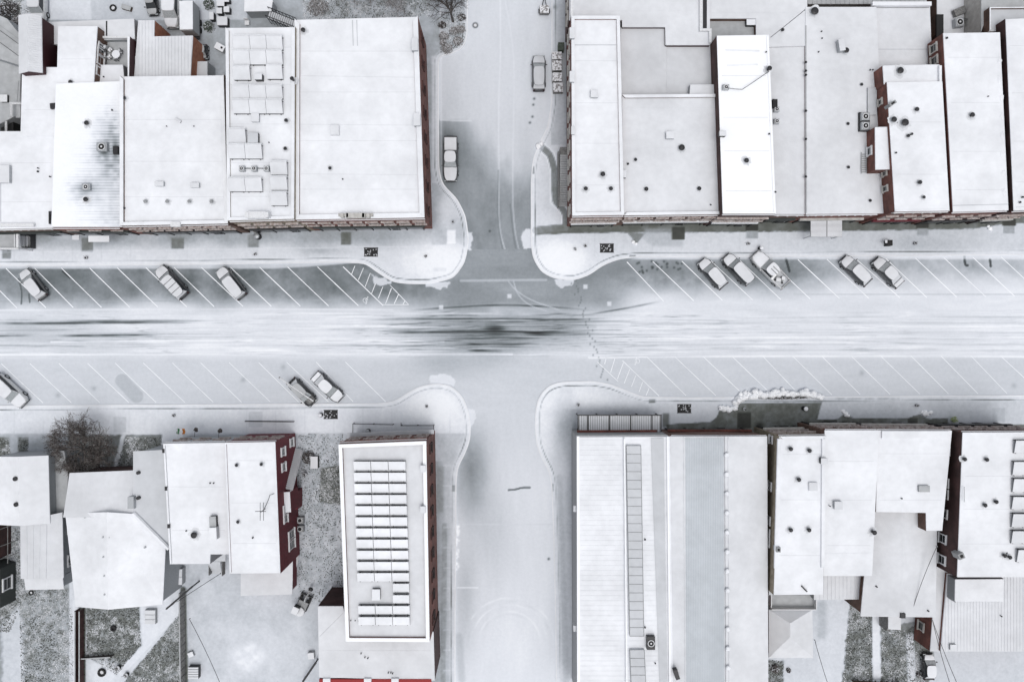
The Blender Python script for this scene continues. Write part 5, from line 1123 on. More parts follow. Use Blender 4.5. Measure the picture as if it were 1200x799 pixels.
    r_ = [(wst+.16, tw*.5), (wst+.10, tw*.9), (wst-.15, tw+.05), ((wst+rt)/2, tw+.06), (rt+.3, tw+.03), (re_+.02, tw*.88), (re_-.06, tw*.4)]; r_ = rnd(r_+[(a, -b_) for a, b_ in reversed(r_)], .25, 1)
    sheet([(a, b_, ztop+.003) for a, b_ in r_], .05).build('roof', PM, root, local=True, bevel=.02)
    if roofsnow: sheet([(a*.995, b_*.96, ztop+.056) for a, b_ in r_], .07).build('roof_snow', M[snowm], root, local=True, bevel=.03)
    if rack:
        for i in range(rack): x = wst-.25+(rt-wst+.4)*(i+.5)/rack; MB().box((x, 0, ztop+.16), (.05, 2*tw, .04)).build('roof_bar', M['dark'], root, local=True)
    if hoodsnow:
        pts = []
        for x in np.linspace(wsb+.06, L/2-.07, 7): pts.append((x, wid(x)*.86*(1-.12*max(0, (x-wsb)/(L/2-wsb))**4), zt(x)+.012))
        pts += [(q[0], -q[1], q[2]) for q in reversed(pts)]
        n2 = len(pts)//2; mm = MB(); vv = []; c_ = .045
        for i in range(n2): a, b_ = pts[i], pts[-1-i]; vv += [a, (a[0], 0, a[2]+c_), b_]; vv += [(a[0], a[1]*.96, a[2]+.06), (a[0], 0, a[2]+c_+.07), (b_[0], b_[1]*.96, b_[2]+.06)]
        ff = []
        for i in range(n2-1):
            o0, o1 = i*6, (i+1)*6
            ff += [(o0+3, o1+3, o1+4, o0+4), (o0+4, o1+4, o1+5, o0+5), (o0, o1, o1+3, o0+3), (o0+5, o1+5, o1+2, o0+2), (o0+1, o1+1, o1, o0), (o0+2, o1+2, o1+1, o0+1)]
        ff += [(0, 3, 4, 5, 2, 1), tuple(reversed([(n2-1)*6+q for q in (0, 3, 4, 5, 2, 1)]))]
        mm.add(vv, ff).build('bonnet_snow', M[snowm], root, local=True)
        if kind == 'sedan': sheet([(rb-.06, bw*.9, belt+.03), (-L/2+.12, bw*.85, zt(-L/2+.12)+.03), (-L/2+.12, -bw*.85, zt(-L/2+.12)+.03), (rb-.06, -bw*.9, belt+.03)], .07).build('boot_snow', M[snowm], root, local=True, bevel=.02)
    if kind == 'pickup':
        x0, x1 = bedx[1], bedx[0]; bed = sheet([(x0, -.8*hw, .62), (x1, -.8*hw, .62), (x1, .8*hw, .62), (x0, .8*hw, .62)], .04).build('bed_floor', M['snow3' if cargo else 'snow2'], root, local=True)
        m2 = MB()
        for s_ in (-1, 1): m2.box(((x0+x1)/2, s_*.83*hw, .86), (x1-x0+.1, .06, .5))
        m2.box((x0-.02, 0, .86), (.07, 1.66*hw, .5)); m2.box((x1+.02, 0, .86), (.07, 1.66*hw, .5)); m2.build('bed_wall', PM, root, local=True)
        if cover: sheet([(x0+.05, -.8*hw, .99), (x1-.05, -.8*hw, .99), (x1-.05, .8*hw, .99), (x0+.05, .8*hw, .99)], .12).build('bed_snow', M[snowm], root, local=True, bevel=.03)
    for sx in (L*.31, -L*.30):
        for s_ in (-1, 1):
            r = .33 if H < 1.6 else .37; y = s_*(hw-.09); n_ = 14; wh = MB()
            wh.tube((sx, y-.11, r), (sx, y+.11, r), r, n=16); w_o = wh.build('wheel', M['black'], root, local=True); ORG[w_o.name] = Vector()
            MB().tube((sx, y+s_*.10, r), (sx, y+s_*.125, r), r*.6, n=12).build('rim', M['metal'], w_o, local=True)
    for s_ in (-1, 1):
        MB().box((L/2-.06, s_*hw*.68, .68), (.14, .34, .14)).build('headlight', M['frost'], root, local=True)
        MB().box((-L/2+.04, s_*hw*.74, .78), (.1, .22, .2)).build('taillight', M['maroon'], root, local=True)
        MB().box((wsb-.2, s_*(hw+.09), belt+.04), (.13, .2, .13)).build('wing_mirror', PM, root, local=True, bevel=.02)
    MB().box((L/2-.01, 0, .42), (.1, Wd*.8, .16)).build('bumper', M['dark'], root, local=True); MB().box((-L/2+.01, 0, .42), (.1, Wd*.8, .16)).build('bumper', M['dark'], root, local=True)
    if cargo:
        rr = random.Random(5)
        for i in range(9):
            a = rr.uniform(x0+.25, x1-.25); b_ = rr.uniform(-.5*hw, .5*hw); s_ = rr.uniform(.25, .5)
            MB().box((a, b_, .66+s_/2), (s_, s_*rr.uniform(.5, 1.4), s_), rr.uniform(0, 3)).build('bed_load', M[rr.choice(['white', 'dark', 'grey', 'greywood'])], root, local=True)
        for i in range(2): MB().box((rb+.5, -.25+.4*i, ztop+.14), (1.1, .12, .06)).build('roof_clear_patch', M['grey'], root, local=True)
    return root
def paintmat(name, c):
    m, n, l, b = nm(name); b.inputs['Base Color'].default_value = (*c, 1); b.inputs['Roughness'].default_value = .32; b.inputs['Metallic'].default_value = .3
    g = n.new('ShaderNodeNewGeometry'); t = n.new('ShaderNodeTexNoise'); t.inputs['Scale'].default_value = 3; t.inputs['Detail'].default_value = 8
    l.new(g.outputs['Position'], t.inputs['Vector']); sx = n.new('ShaderNodeSeparateXYZ'); l.new(g.outputs['Normal'], sx.inputs[0])
    r = n.new('ShaderNodeValToRGB'); r.color_ramp.elements[0].position = .35; r.color_ramp.elements[1].position = .7
    r.color_ramp.elements[0].color = (*c, 1); r.color_ramp.elements[1].color = tuple(x*.7+.08 for x in c)+(1,)
    l.new(t.outputs['Fac'], r.inputs['Fac']); l.new(r.outputs[0], b.inputs['Base Color']); return m
PAINT = dict(silver=paintmat('silver_paint', (.16, .165, .17)), dark=paintmat('charcoal_paint', (.05, .053, .06)), black=paintmat('black_paint', (.016, .017, .02)), white=paintmat('white_car_paint', (.62, .63, .64)), grey=paintmat('mid_grey_paint', (.07, .075, .08)))
car('silver snow-dusted estate car nosed to the kerb, leftmost of the upper parking row', 38, 333, 127, 'hatch', 4.5, 1.8, 'silver')
car('long snow-covered people carrier with two dark roof bars, in the upper left parking row', 200.5, 330.5, 132, 'suv', 5.1, 1.95, 'dark', rack=3)
car('smooth pale snow-covered car without roof bars, rightmost in the upper left parking row', 270.5, 331.5, 129, 'suv', 4.8, 1.85, 'silver')
car('rounded snow-covered hatchback, first of three vehicles parked together in the upper right row', 835.5, 320.5, 131, 'hatch', 4.6, 1.85, 'dark')
car('grey-windowed family car between the rounded hatchback and the loaded pickup', 865, 315.5, 133, 'suv', 4.8, 1.85, 'grey')
car('pickup truck with clutter and a bare patch in its open snowy bed', 903, 316, 135, 'pickup', 5.9, 2.0, 'white', cargo=True, cat='pickup truck', name='pickup_truck', snowm='snow')
car('left one of the pair of snow-covered cars at the right end of the upper row', 1003.5, 317, 135, 'hatch', 4.7, 1.85, 'dark')
car('right one of the pair of snow-covered cars at the right end of the upper row', 1041, 319, 134, 'sedan', 4.7, 1.85, 'grey')
car('white car cut by the left edge of the photo, nosed to the lower kerb', 10, 457.5, -43, 'suv', 5.4, 2.0, 'white', snowm='snow')
car('dark car brushed bare of snow, nosed to the lower kerb beside the white car', 353.5, 459.5, -46, 'compact', 4.3, 1.75, 'black', roofsnow=True, hoodsnow=False, frost=True, snowm='snow4')
car('white snow-covered saloon parked right of the dark brushed-off car', 383.5, 453.5, -43, 'sedan', 4.8, 1.85, 'dark', snowm='snow')
car('snow-covered pickup truck parked along the left kerb of the upper side street', 528, 186, -90, 'pickup', 6.0, 2.0, 'grey', cat='pickup truck', name='pickup_truck', cover=True, snowm='snow2')
car('grey thinly dusted car alone in the upper side street facing the top of the photo', 631.5, 85.5, 90, 'hatch', 4.7, 1.85, 'dark', snowm='snow3')
car('long white van in the back yard, nose towards the ribbed metal roof', 202, 4, -90, 'van', 6.6, 2.05, 'white', cat='van', name='van', snowm='snow2', z0=.14)
car('white truck cab poking out behind the gabled loft at the top edge', 46, 3, -90, 'van', 5.0, 1.9, 'white', cat='truck', name='truck', snowm='snow2', z0=.14)
car('small black snow-speckled car at the top edge, left of the long white van', 177.5, 2, -85, 'compact', 3.6, 1.5, 'black', snowm='snow4', frost=False, z0=.14)
car('tiny dark utility cart against the rust-orange wall', 238.5, 61, -90, 'compact', 1.9, 1.0, 'black', cat='utility cart', name='utility_cart', snowm='snow4', group=None, z0=.14)
car('snow-covered white car standing on the gravel at the bottom right beside the ribbed roof', 1088.5, 781, 90, 'compact', 3.4, 1.6, 'black', snowm='snow', z0=.14)
for i, (a, b_, lab) in enumerate([((327, 442), (367, 470), 'longer pale pole lying diagonally across the dark brushed-off car'), ((335, 449), (357, 474.5), 'shorter pale pole lying along the left flank of the dark brushed-off car')]):
    A, B_ = Vector(W(*a, 1.6)), Vector(W(*b_, 1.6 if i == 0 else 1.2)); A.z = 1.62 if i == 0 else 1.2; B_.z = 1.5 if i == 0 else 1.1
    t = empty('pole', (A+B_)/2, lab, 'pole', 'poles on the dark car'); m = MB(); m.tube(A, B_, .09, n=8); m.build('shaft', M['white'], t)
    m = MB(); m.tube(A.lerp(B_, .0), A.lerp(B_, .03), .13, n=8); m.build('end_cap', M['grey'], t)

# box trailer, rear yard
t = empty('box_trailer', W(218, 20), 'tall white box trailer standing beside the long white van in the yard', 'trailer')
P = [W(210, 1.5, 3.1), W(225.7, 1, 3.1), W(226, 34.8, 3.1), W(210.4, 35, 3.1)]; m = MB().prism([p[:2] for p in P], 1.0, 3.0); m.build('body', M['greyside'], t)
MB().prism([p[:2] for p in P], 3.003, 3.12).build('roof_snow', M['snow'], t, bevel=.04)
xc = (P[0][0]+P[1][0])/2; m = MB()
for y in (P[3][1]+1.0, P[3][1]+2.0):
    for s_ in (-.8, .8): m2 = MB(); m2.tube((xc+s_-.1, y, .5), (xc+s_+.1, y, .5), .38, n=14); m2.build('wheel', M['black'], t)
MB().box((xc, P[3][1]+1.6, .85), (1.7, 3.8, .2)).build('chassis', M['dark'], t); MB().box((xc, P[3][1]-.03, 2), (1.5, .05, 1.8)).build('rear_door', M['grey'], t)

# ================================================================ YARD THINGS
def crate(label, px, py, w, l, h=.5, rot=0, z=.14, slats=True, mat='crate', cat='pallet', name='pallet_stack', group=None, base='greywood'):
    x, y, _ = W(px, py, h); t = empty(name, (x, y, z), label, cat, group); m = MB(); n_ = max(2, int(h/.16))
    for i in range(n_): m.box((x, y, z+(i+.5)*h/n_), (w*(1 if i % 2 == 0 else .9), l*(1 if i % 2 == 0 else .94), h/n_*.92), rot)
    m.build('stack', M[base], t)
    MB().box((x, y, z+h+.04), (w+.02, l+.02, .08), rot).build('snow_cap', M[mat], t, bevel=.03)
    return t
G = 'speckled snowy crates by the brick wall'
for i, (x, y, w, l, lab) in enumerate([(652.5, 66, 1.3, 1.0, 'topmost snowy crate of the four beside the side street'), (652.5, 77.5, 1.25, 1.3, 'second snowy crate from the top of the four beside the side street'), (653, 91, 1.25, 1.15, 'third snowy crate from the top of the four beside the side street'), (654, 103, 1.3, 1.2, 'bottom snowy crate of the four beside the side street')]): crate(lab, x, y, w, l, .9, random.uniform(-.05, .05), group=G)
crate('greenish bin beside the topmost of the four snowy crates', 657.5, 55, .8, 1.0, 1.1, cat='bin', name='bin', base='evergreen', mat='evergreen')
t = empty('trailer', W(638, 8), 'small open trailer with a snowy load at the top of the side street', 'trailer')
x, y, _ = W(638, 11, .9); MB().box((x, y, .6), (1.25, 1.1, .5)).build('load_bed', M['greywood'], t); MB().box((x, y, .9), (1.2, 1.05, .1)).build('load', M['crate'], t); m = MB(); m.tube((x-.3, y+.5, .5), (x, y+1.9, .5), .05); m.tube((x+.3, y+.5, .5), (x, y+1.9, .5), .05); m.build('drawbar', M['dark'], t)
for s_ in (-.68, .68): m = MB(); m.tube((x+s_-.08, y, .3), (x+s_+.08, y, .3), .3, n=12); m.build('wheel', M['black'], t)
G = 'snow-topped stacks behind the solar panel roof'
for x, y, w, l, lab in [(261.5, 1, 1.7, .5, 'widest flat stack at the very top edge of the yard'), (259, 5.5, 1.0, .6, 'narrow stack just below the widest stack at the top edge'), (257.5, 13.5, .75, .75, 'left stack of the small side-by-side pair'), (266, 12, .75, .75, 'right stack of the small side-by-side pair'), (261, 25.5, 1.35, 1.15, 'squarest stack closest to the solar panel roof'), (248.5, 19.5, .55, 1.0, 'slim upright white box between two frosted shrubs')]: crate(lab, x, y, w, l, .8, 0, mat='snow2', group=G, base='dark')
t = crate('tilted white cooler box with a dark spot, left of the solar panel roof', 258, 56, 1.3, .85, .7, -.5, mat='snow', base='grey', cat='cooler box', name='cooler_box'); x, y, _ = W(259.5, 56, 1.0); MB().cyl((x, y), .15, .95, 1.0, 10).build('lid_hole', M['black'], t)
def ring(label, px, py, r, h=.25, z=.14, mat='black', name='tyre', cat='tyre', fill='snow2'):
    x, y, _ = W(px, py, z); t = empty(name, (x, y, z), label, cat); MB().torus((x, y, z+h*.5), r, h*.45, 18, 8).build('rim_ring', M[mat], t, smooth=True); MB().cyl((x, y), r*.75, z, z+h*.3, 14).build('snow_fill', M[fill], t); return t
ring('old dark tyre lying in the snow at the top left yard', 133, 10, .36)
ring('round fire pit ring on the snowy patio in the lower left garden', 120, 787, .42, .35, name='fire_pit', cat='fire pit')
ring('small dark ring leaning by the eave of the low white rear addition', 37, 694, .25, .2, name='hose_reel', cat='hose reel')
ring('small round drain ring in the street beside the shrub bed', 557, 30, .26, .12, z=.02, name='drain_ring', cat='drain', mat='grey')
crate('low brown log pile beside the old tyre', 148.5, 9.5, 1.3, .6, .4, -.3, mat='snow4', cat='log pile', name='log_pile', base='wood')
t = empty('shed', W(303, 7), 'small white-roofed shed above the solar panel roof at the top edge', 'shed')
P = [W(287.5, 1, 2.4), W(318.7, .5, 2.4), (W(317, 12.3, 2.4)), W(287, 12.8, 2.4)]; MB().prism([p[:2] for p in P], .14, 2.3).build('wall', M['greyside'], t); MB().prism([p[:2] for p in inset(ccw([p[:2] for p in P]), -.12)], 2.303, 2.42).build('roof', M['snow'], t, bevel=.03)
t = empty('timber_stair', W(328, 19), 'long dark railed ramp stair running down from the small white-roofed shed', 'stair')
a, c = Vector(W(314, 16, 2.2)), Vector(W(344, 25, 2.2)); m = MB()
for i in range(14): p = a.lerp(c, (i+.5)/14); m.box((p.x, p.y, 1.9-i*.08), (.2, 1.0, .06), -.28)
m.build('treads', M['snow3'], t); m = MB(); off = Vector((.15, .55, 0))
for s_ in (-1, 1):
    m.tube(a+off*s_+Vector((0, 0, .7)), c+off*s_+Vector((0, 0, -.3)), .05, n=4); m.tube(a+off*s_+Vector((0, 0, -.3)), c+off*s_+Vector((0, 0, -1.4)), .05, n=4)
    for i in range(9): q = a.lerp(c, i/8)+off*s_; m.tube((q.x, q.y, .14), (q.x, q.y, 2.9-i*.12), .04, n=4)
m.build('railing', M['dark'], t)
t = empty('garden_chair', W(289, 26), 'white garden chair on the back deck below the small shed', 'chair'); x, y, _ = W(289.5, 27, .5); MB().box((x, y, .5), (.6, .6, .08)).build('seat', M['white'], t); MB().box((x, y+.3, .85), (.6, .07, .7)).build('backrest', M['white'], t)
for dx in (-.25, .25):
    for dy in (-.25, .25): MB().box((x+dx, y+dy, .3), (.06, .06, .36)).build('leg', M['white'], t)
# courtyard furniture
t = empty('round_table', W(135.8, 63.7, deckz), 'white round table in the middle of the sunken courtyard deck', 'table'); x, y, _ = W(135.8, 63.7, deckz+.75); MB().cyl((x, y), .52, deckz+.7, deckz+.76, 20).build('tabletop', M['snow'], t); MB().cyl((x, y), .08, deckz, deckz+.7, 8).build('leg', M['dark'], t)
for i, (px, py, lab) in enumerate([(131, 60, 'courtyard chair upper left of the round table'), (142.5, 62, 'courtyard chair right of the round table'), (138, 70.5, 'courtyard chair below the round table'), (130, 68.5, 'courtyard chair lower left of the round table')]):
    x, y, _ = W(px, py, deckz); t = empty('patio_chair', (x, y, deckz), lab, 'chair', 'chairs around the courtyard table'); a = math.atan2(W(135.8, 63.7, deckz)[1]-y, W(135.8, 63.7, deckz)[0]-x)
    MB().box((x, y, deckz+.42), (.5, .5, .07), a).build('seat', M['crate'], t); MB().box((x-.25*math.cos(a), y-.25*math.sin(a), deckz+.68), (.06, .5, .5), a).build('backrest', M['grey'], t)
    for q in ((-.2, -.2), (.2, -.2), (-.2, .2), (.2, .2)): MB().box((x+q[0], y+q[1], deckz+.2), (.05, .05, .4)).build('leg', M['dark'], t)
t = empty('kettle_grill', W(122, 55, deckz), 'round white-capped grill at the upper left of the courtyard deck', 'grill'); x, y, _ = W(122, 55, deckz+.8); MB().blob((x, y, deckz+.75), .28, .28, .22, 12, 8, 0).build('lid', M['snow2'], t, smooth=True); m = MB()
for q in range(3): m.tube((x, y, deckz+.6), (x+.3*math.cos(q*2.1), y+.3*math.sin(q*2.1), deckz), .025)
m.build('legs', M['dark'], t)
# lower left gardens
t = crate('white snow-covered garden table beside the thicket right of the red-walled house', 368.5, 541.5, .95, 1.6, .75, 0, mat='snow', base='dark', cat='table', name='garden_table')
for py, lab in ((609.5, 'upper one of two condensers beside the red-walled house'), (619.5, 'lower one of two condensers beside the red-walled house')):
    x, y, _ = W(351.5, py, .8); t = empty('condenser', (x, y, .14), lab, 'condenser', 'condensers by the red wall'); MB().box((x, y, .5), (.95, .8, .72)).build('casing', M['grey'], t); MB().cyl((x, y), .28, .862, .9, 14).build('fan', M['black'], t); MB().torus((x, y, .9), .3, .05).build('fan_guard', M['white'], t)
t = empty('kayak', W(347.6, 646), 'slim white kayak lying along the red-walled house', 'kayak'); x, y, _ = W(347.6, 646, .4); m = MB(); rings = []
for i in range(13):
    u = -1+2*i/12; w = .34*(1-u*u)**.8+.01; rings.append([(x+w*math.cos(q), y+u*2.1, .36+.2*(1-abs(u)**3)*math.sin(q)+.05*u*u) for q in np.linspace(0, 2*math.pi, 11)[:-1]])
v = [p for r_ in rings for p in r_]; m.add(v, [(i*10+j, i*10+(j+1) % 10, (i+1)*10+(j+1) % 10, (i+1)*10+j) for i in range(12) for j in range(10)]); m.build('hull', M['snow2'], t, smooth=True); MB().torus((x, y, .55), .2, .04).build('cockpit_rim', M['dark'], t)
def planter(label, px, py, r=.3, h=.5, twigs=14, mat='dark', cat='planter', name='planter', group='dark round planters on the pavements', z=.14, fol='twig'):
    x, y, _ = W(px, py, h); t = empty(name, (x, y, z), label, cat, group); MB().cyl((x, y), r*.75, z, z+h, 12, r).build('pot', M[mat], t); MB().cyl((x, y), r*.9, z+h, z+h+.03, 12).build('soil_snow', M['snow3'], t); m = MB()
    for i in range(twigs): a = random.uniform(0, 6.3); e = random.uniform(.2, .9)*r*1.6; m.tube((x, y, z+h), (x+e*math.cos(a), y+e*math.sin(a), z+h+random.uniform(.15, .45)), .03, .015, 4)
    m.build('twigs', M[fol], t); return t
planter('green-brown pot below the garden table beside the red-walled house', 357.5, 555.5, .3, .5, group=None)
for px, py, lab in [(138.5, 782, 'upper pot beside the diagonal garden path'), (148, 790.5, 'lower pot beside the diagonal garden path')]: planter(lab, px, py, .33, .5, 8, 'black', group='pots by the garden path')
for px, py, lab in [(101.5, 302, 'round planter on the upper left pavement near the leftmost car'), (299.5, 298, 'round planter on the upper pavement below the solar panel roof'), (499, 300.5, 'round planter on the white rounded corner left of the upper side street'), (674, 292, 'left one of two round planters on the upper right corner'), (686, 288.5, 'right one of two round planters on the upper right corner'), (876.5, 286, 'round planter on the upper pavement between two parked vehicles'), (1072, 285.5, 'round planter on the far right upper pavement'), (204, 486.5, 'round planter on the lower left pavement below the long carrier'), (500, 476, 'round planter on the rounded corner left of the lower side street'), (677.5, 474, 'round planter on the lower right corner near the ribbed canopy'), (1074, 475, 'round planter on the lower right pavement'), (872, 479, 'round planter on the bare grey pavement patch'), (531, 260.5, 'tiny planter near the corner kerb left of the upper side street')]: planter(lab, px, py, .2 if 'tiny' not in lab else .12, .25, 12)
def bin_(label, px, py, lid='snow', r=.26, h=.95, body='black'):
    x, y, _ = W(px, py, h); t = empty('litter_bin', (x, y, .14), label, 'litter bin', 'litter bins on the pavements'); MB().cyl((x, y), r, .14, h, 14).build('body', M[body], t); MB().blob((x, y, h+.03), r*1.02, r*1.02, .16, 12, 6, .03).build('lid', M[lid], t, smooth=True)
    MB().torus((x, y, h*.7), r+.01, .02).build('band', M['dark'], t)
bin_('black litter bin with white lid behind the loaded pickup', 892.5, 290.5); bin_('black litter bin with white lid beside the lower left tree grate', 375, 486.5); bin_('black litter bin with white lid on the bare grey pavement', 944.5, 479, r=.3)
t = empty('parking_box', W(1041, 285, .6), 'small square black box on the right end of the upper pavement', 'box'); MB().box(W(1041, 285, .6), (.7, .75, .9)).build('body', M['black'], t); MB().box(W(1038.5, 283, 1.08), (.3, .4, .06)).build('snow_cap', M['snow2'], t)
bin_('dark cylinder planted at the corner window of the brick solar block', 430.5, 505.5, 'metal', .3, .9); bin_('dark drum with grey top under the solar roof front', 300.5, 276.5, 'metal', .42, 1.0)
def grate(label, px, py, w=16, h=10):
    a, c = W(px-w/2, py-h/2), W(px+w/2, py+h/2); t = empty('tree_grate', (*W(px, py)[:2], .14), label, 'tree grate', 'rectangular tree grates'); x, y = (a[0]+c[0])/2, (a[1]+c[1])/2; ww, hh = c[0]-a[0], a[1]-c[1]
    MB().box((x, y, .145), (ww, hh, .03)).build('pit', M['black'], t); m = MB()
    for i in range(12): m.box((a[0]+ww*(i+.5)/12, y, .175), (.05, hh, .03))
    for i in range(2): m.box((x, c[1]+hh*(i*1.0), .18), (ww+.1, .07, .04))
    m.build('bars', M['dark'], t); m = MB()
    for i in range(16): m.blob((x+random.uniform(-.45, .45)*ww, y+random.uniform(-.42, .42)*hh, .2), .09, .08, .03, 6, 4)
    tag(m.build('snow_flecks', M['snow3'], t), kind='stuff')
grate('dark tree grate at the left rounded corner of the upper pavement', 435, 295.7); grate('dark tree grate on the upper right corner pavement', 711, 291); grate('dark tree grate beside the white-lidded bin, lower left pavement', 388, 485.3); grate('dark tree grate on the lower right pavement near the hatched bay', 801.5, 478.5)
# benches / rails
for a, c, z_, lab in [((287, 493.5), (344, 494), .5, 'long thin dark rail on the lower left pavement'),]:
    t = empty('bike_rail', W(314, 494), lab, 'rail'); A, B_ = Vector(W(*a, z_)), Vector(W(*c, z_)); m = MB(); m.tube(A, B_, .07); m.build('top_rail', M['dark'], t)
    for i in range(5): p = A.lerp(B_, i/4); m = MB(); m.tube((p.x, p.y, .13), p, .05); m.build('post', M['dark'], t)
t = empty('cafe_fence', W(460, 500), 'thin dark pavement railing in front of the brick solar block', 'railing'); z_ = 1.0; m = MB()
for a, c in [((413.5, 510), (413.5, 496.5)), ((413.5, 496.5), (460, 497.5)), ((470, 498.5), (508, 498.5)), ((470, 498.5), (470, 495)), ((508, 498.5), (508, 506))]: m.tube(W(*a, z_), W(*c, z_), .045, n=5); m.tube(W(*a, .5), W(*c, .5), .02, n=4)
m.build('rail', M['dark'], t)
for x, y in ((413.5, 496.5), (437, 497), (460, 497.5), (470, 498.5), (489, 498.5), (508, 498.5)): X, Y, _ = W(x, y, z_); MB().cyl((X, Y), .06, .13, 1.05, 8).build('post', M['dark'], t)
# flag
t = empty('flag', W(208, 512, 3), 'small green, white and orange striped flag on the front of the left twin house', 'flag'); A = Vector(W(208.5, 513, 3.4)); B_ = Vector(W(212, 500, 4.0)); B_.x = A.x+.2; m = MB(); m.tube(A, B_, .03); m.build('staff', M['white'], t)
for i, mt in enumerate(('flag_green', 'white', 'flag_orange')):
    x0 = W(207+i*3.3, 0, 3.6)[0]; x1 = W(210.3+i*3.3, 0, 3.6)[0]; y0, y1 = W(0, 502, 3.6)[1], W(0, 508.5, 3.6)[1]; ys = np.linspace(y1, y0, 5); v = []
    for j, yy in enumerate(ys): z = 3.55+.12*math.sin(j*1.6+i); v += [(x0, yy, z), (x1-.01, yy, z+.05)]
    MB().add(v+[(a, b_, c-.02) for a, b_, c in v], [(2*j, 2*j+1, 2*j+3, 2*j+2) for j in range(4)]+[(10+2*j+2, 10+2*j+3, 10+2*j+1, 10+2*j) for j in range(4)]).build('stripe', M[mt], t)
# signs sticking out
for px, py, lab in [(229, 503.5, 'left small round sign bracket above the left twin house'), (257, 505, 'right small round sign bracket above the left twin house')]:
    x, y, _ = W(px, py, 2.6); t = empty('hanging_basket', (x, y, 2.3), lab, 'hanging basket', 'hanging baskets'); MB().blob((x, y, 2.4), .3, .3, .22, 9, 6, .3).build('basket', M['twig'], t); m = MB(); m.tube((x, y, 2.7), (x, y-.9, 2.9), .03); m.tube((x, y, 2.4), (x, y, 2.7), .02); m.build('bracket', M['dark'], t)
planter('pale yellow-green round potted shrub by the dark brick block', 1118.5, 491.5, .38, .45, 10, 'palegreen', group=None, fol='palegreen', cat='potted shrub', name='potted_shrub'); x, y, _ = W(1118.5, 491.5, .8); m = MB()
for i in range(120): a, e = random.uniform(0, 6.3), random.uniform(0, .42); m.box((x+e*math.cos(a), y+e*math.sin(a), .7+random.uniform(0, .35)), (.1, .06, .02), a)
m.build('foliage', M['palegreen'], [o_ for o_ in bpy.data.objects if o_.name.startswith('potted_shrub')][0])
# lower yard things
def lbox(label, px, py, w, l, h, name, cat, parts=2, mat='snow', side_='grey', rot=0):
    x, y, _ = W(px, py, h); t = empty(name, (x, y, .14), label, cat); MB().box((x, y, .14+(h-.14)/2), (w, l, h-.14), rot).build('body', M[side_], t)
    for i in range(parts): yy = (i-(parts-1)/2)*l/parts; c_, s_ = math.cos(rot), math.sin(rot); MB().box((x-yy*s_, y+yy*c_, h+.05), (w+.03, l/parts-.05, .1), rot).build('lid', M[mat], t, bevel=.04)
    return t
lbox('white lidded storage bin pair behind the left twin house', 207.5, 675.5, 1.35, 2.1, 1.2, 'storage_bin', 'storage bin'); lbox('white garden bench beside the diagonal path in the lower left garden', 176, 722.5, 1.4, 1.9, .7, 'garden_bench', 'bench', 3, 'snow2')
lbox('ribbed white box unit on the fence line near the bottom edge', 226.5, 788, 1.35, 1.6, .9, 'box_unit', 'box', 5, 'snow2', 'dark'); lbox('small tilted white box by the fence above the ribbed box unit', 223.5, 766.5, .7, .7, .5, 'small_box', 'box', 1, 'snow', 'grey', .4)
lbox('white block beside the digger near the lower edge of the yard', 364.5, 768, .8, .9, .7, 'white_block', 'box', 1, 'snow', 'grey', .1)
def beam(label, a, c, z_, r, mat='dark', name='black_pole', cat='pole'):
    A, B_ = Vector(W(*a, z_)), Vector(W(*c, z_)); t = empty(name, (A+B_)/2, label, cat); m = MB(); m.tube(A, B_, r); m.build('beam', M[mat], t); m = MB()
    for q in (A, B_): m.tube((q.x, q.y, .14), (q.x, q.y, z_+.05), r*.8)
    m.build('support', M[mat], t); return t
beam('thick black sloping pole behind the storage bin pair', (195, 713), (226, 686.5), 2.2, .12); beam('short black sloping pole by the bottom edge of the yard', (355, 798), (370, 776), 1.2, .14)
def fence(label, a, c, h=1.3, n=12, mat='greywood'):
    A, B_ = Vector(W(*a)), Vector(W(*c)); d = B_-A; ang = math.atan2(d.y, d.x); t = empty('fence', (A+B_)/2, label, 'fence'); m = MB(); mid = (A+B_)/2
    for z_ in np.linspace(.35, h, 5): m.box((mid.x, mid.y, z_), (d.length, .06, .17), ang)
    for i in range(n+1): p = A.lerp(B_, i/n); m.box((p.x, p.y, h/2+.1), (.13, .13, h+.1), ang)
    m.build('boards', M[mat], t); MB().box((mid.x, mid.y, h+.13), (d.length, .14, .05), ang).build('snow_cap', M['snow4'], t)
fence('left one of two dark board fences beside the pale garden path', (94.5, 712), (94.5, 815), 1.2, 12, 'brickdark'); fence('right one of two dark board fences beside the pale garden path', (99.5, 712), (99.5, 815), 1.2, 12, 'brickdark')
fence('long dark fence between the lower left garden and the snowy yard', (217, 690), (218.5, 815), 1.7, 14, 'greywood'); fence('short dark hedge-like fence above the round fire pit', (99, 768), (134, 766), .9, 6, 'twig')
fence('brown board fence at the bottom edge of the lower right garden', (998, 796), (1052, 798), 1.4, 8, 'wood')
ring('dark hole ringed with snow in the middle of the lower left lawn', 133.5, 735.5, .3, .3, name='tree_stump', cat='stump', fill='black')
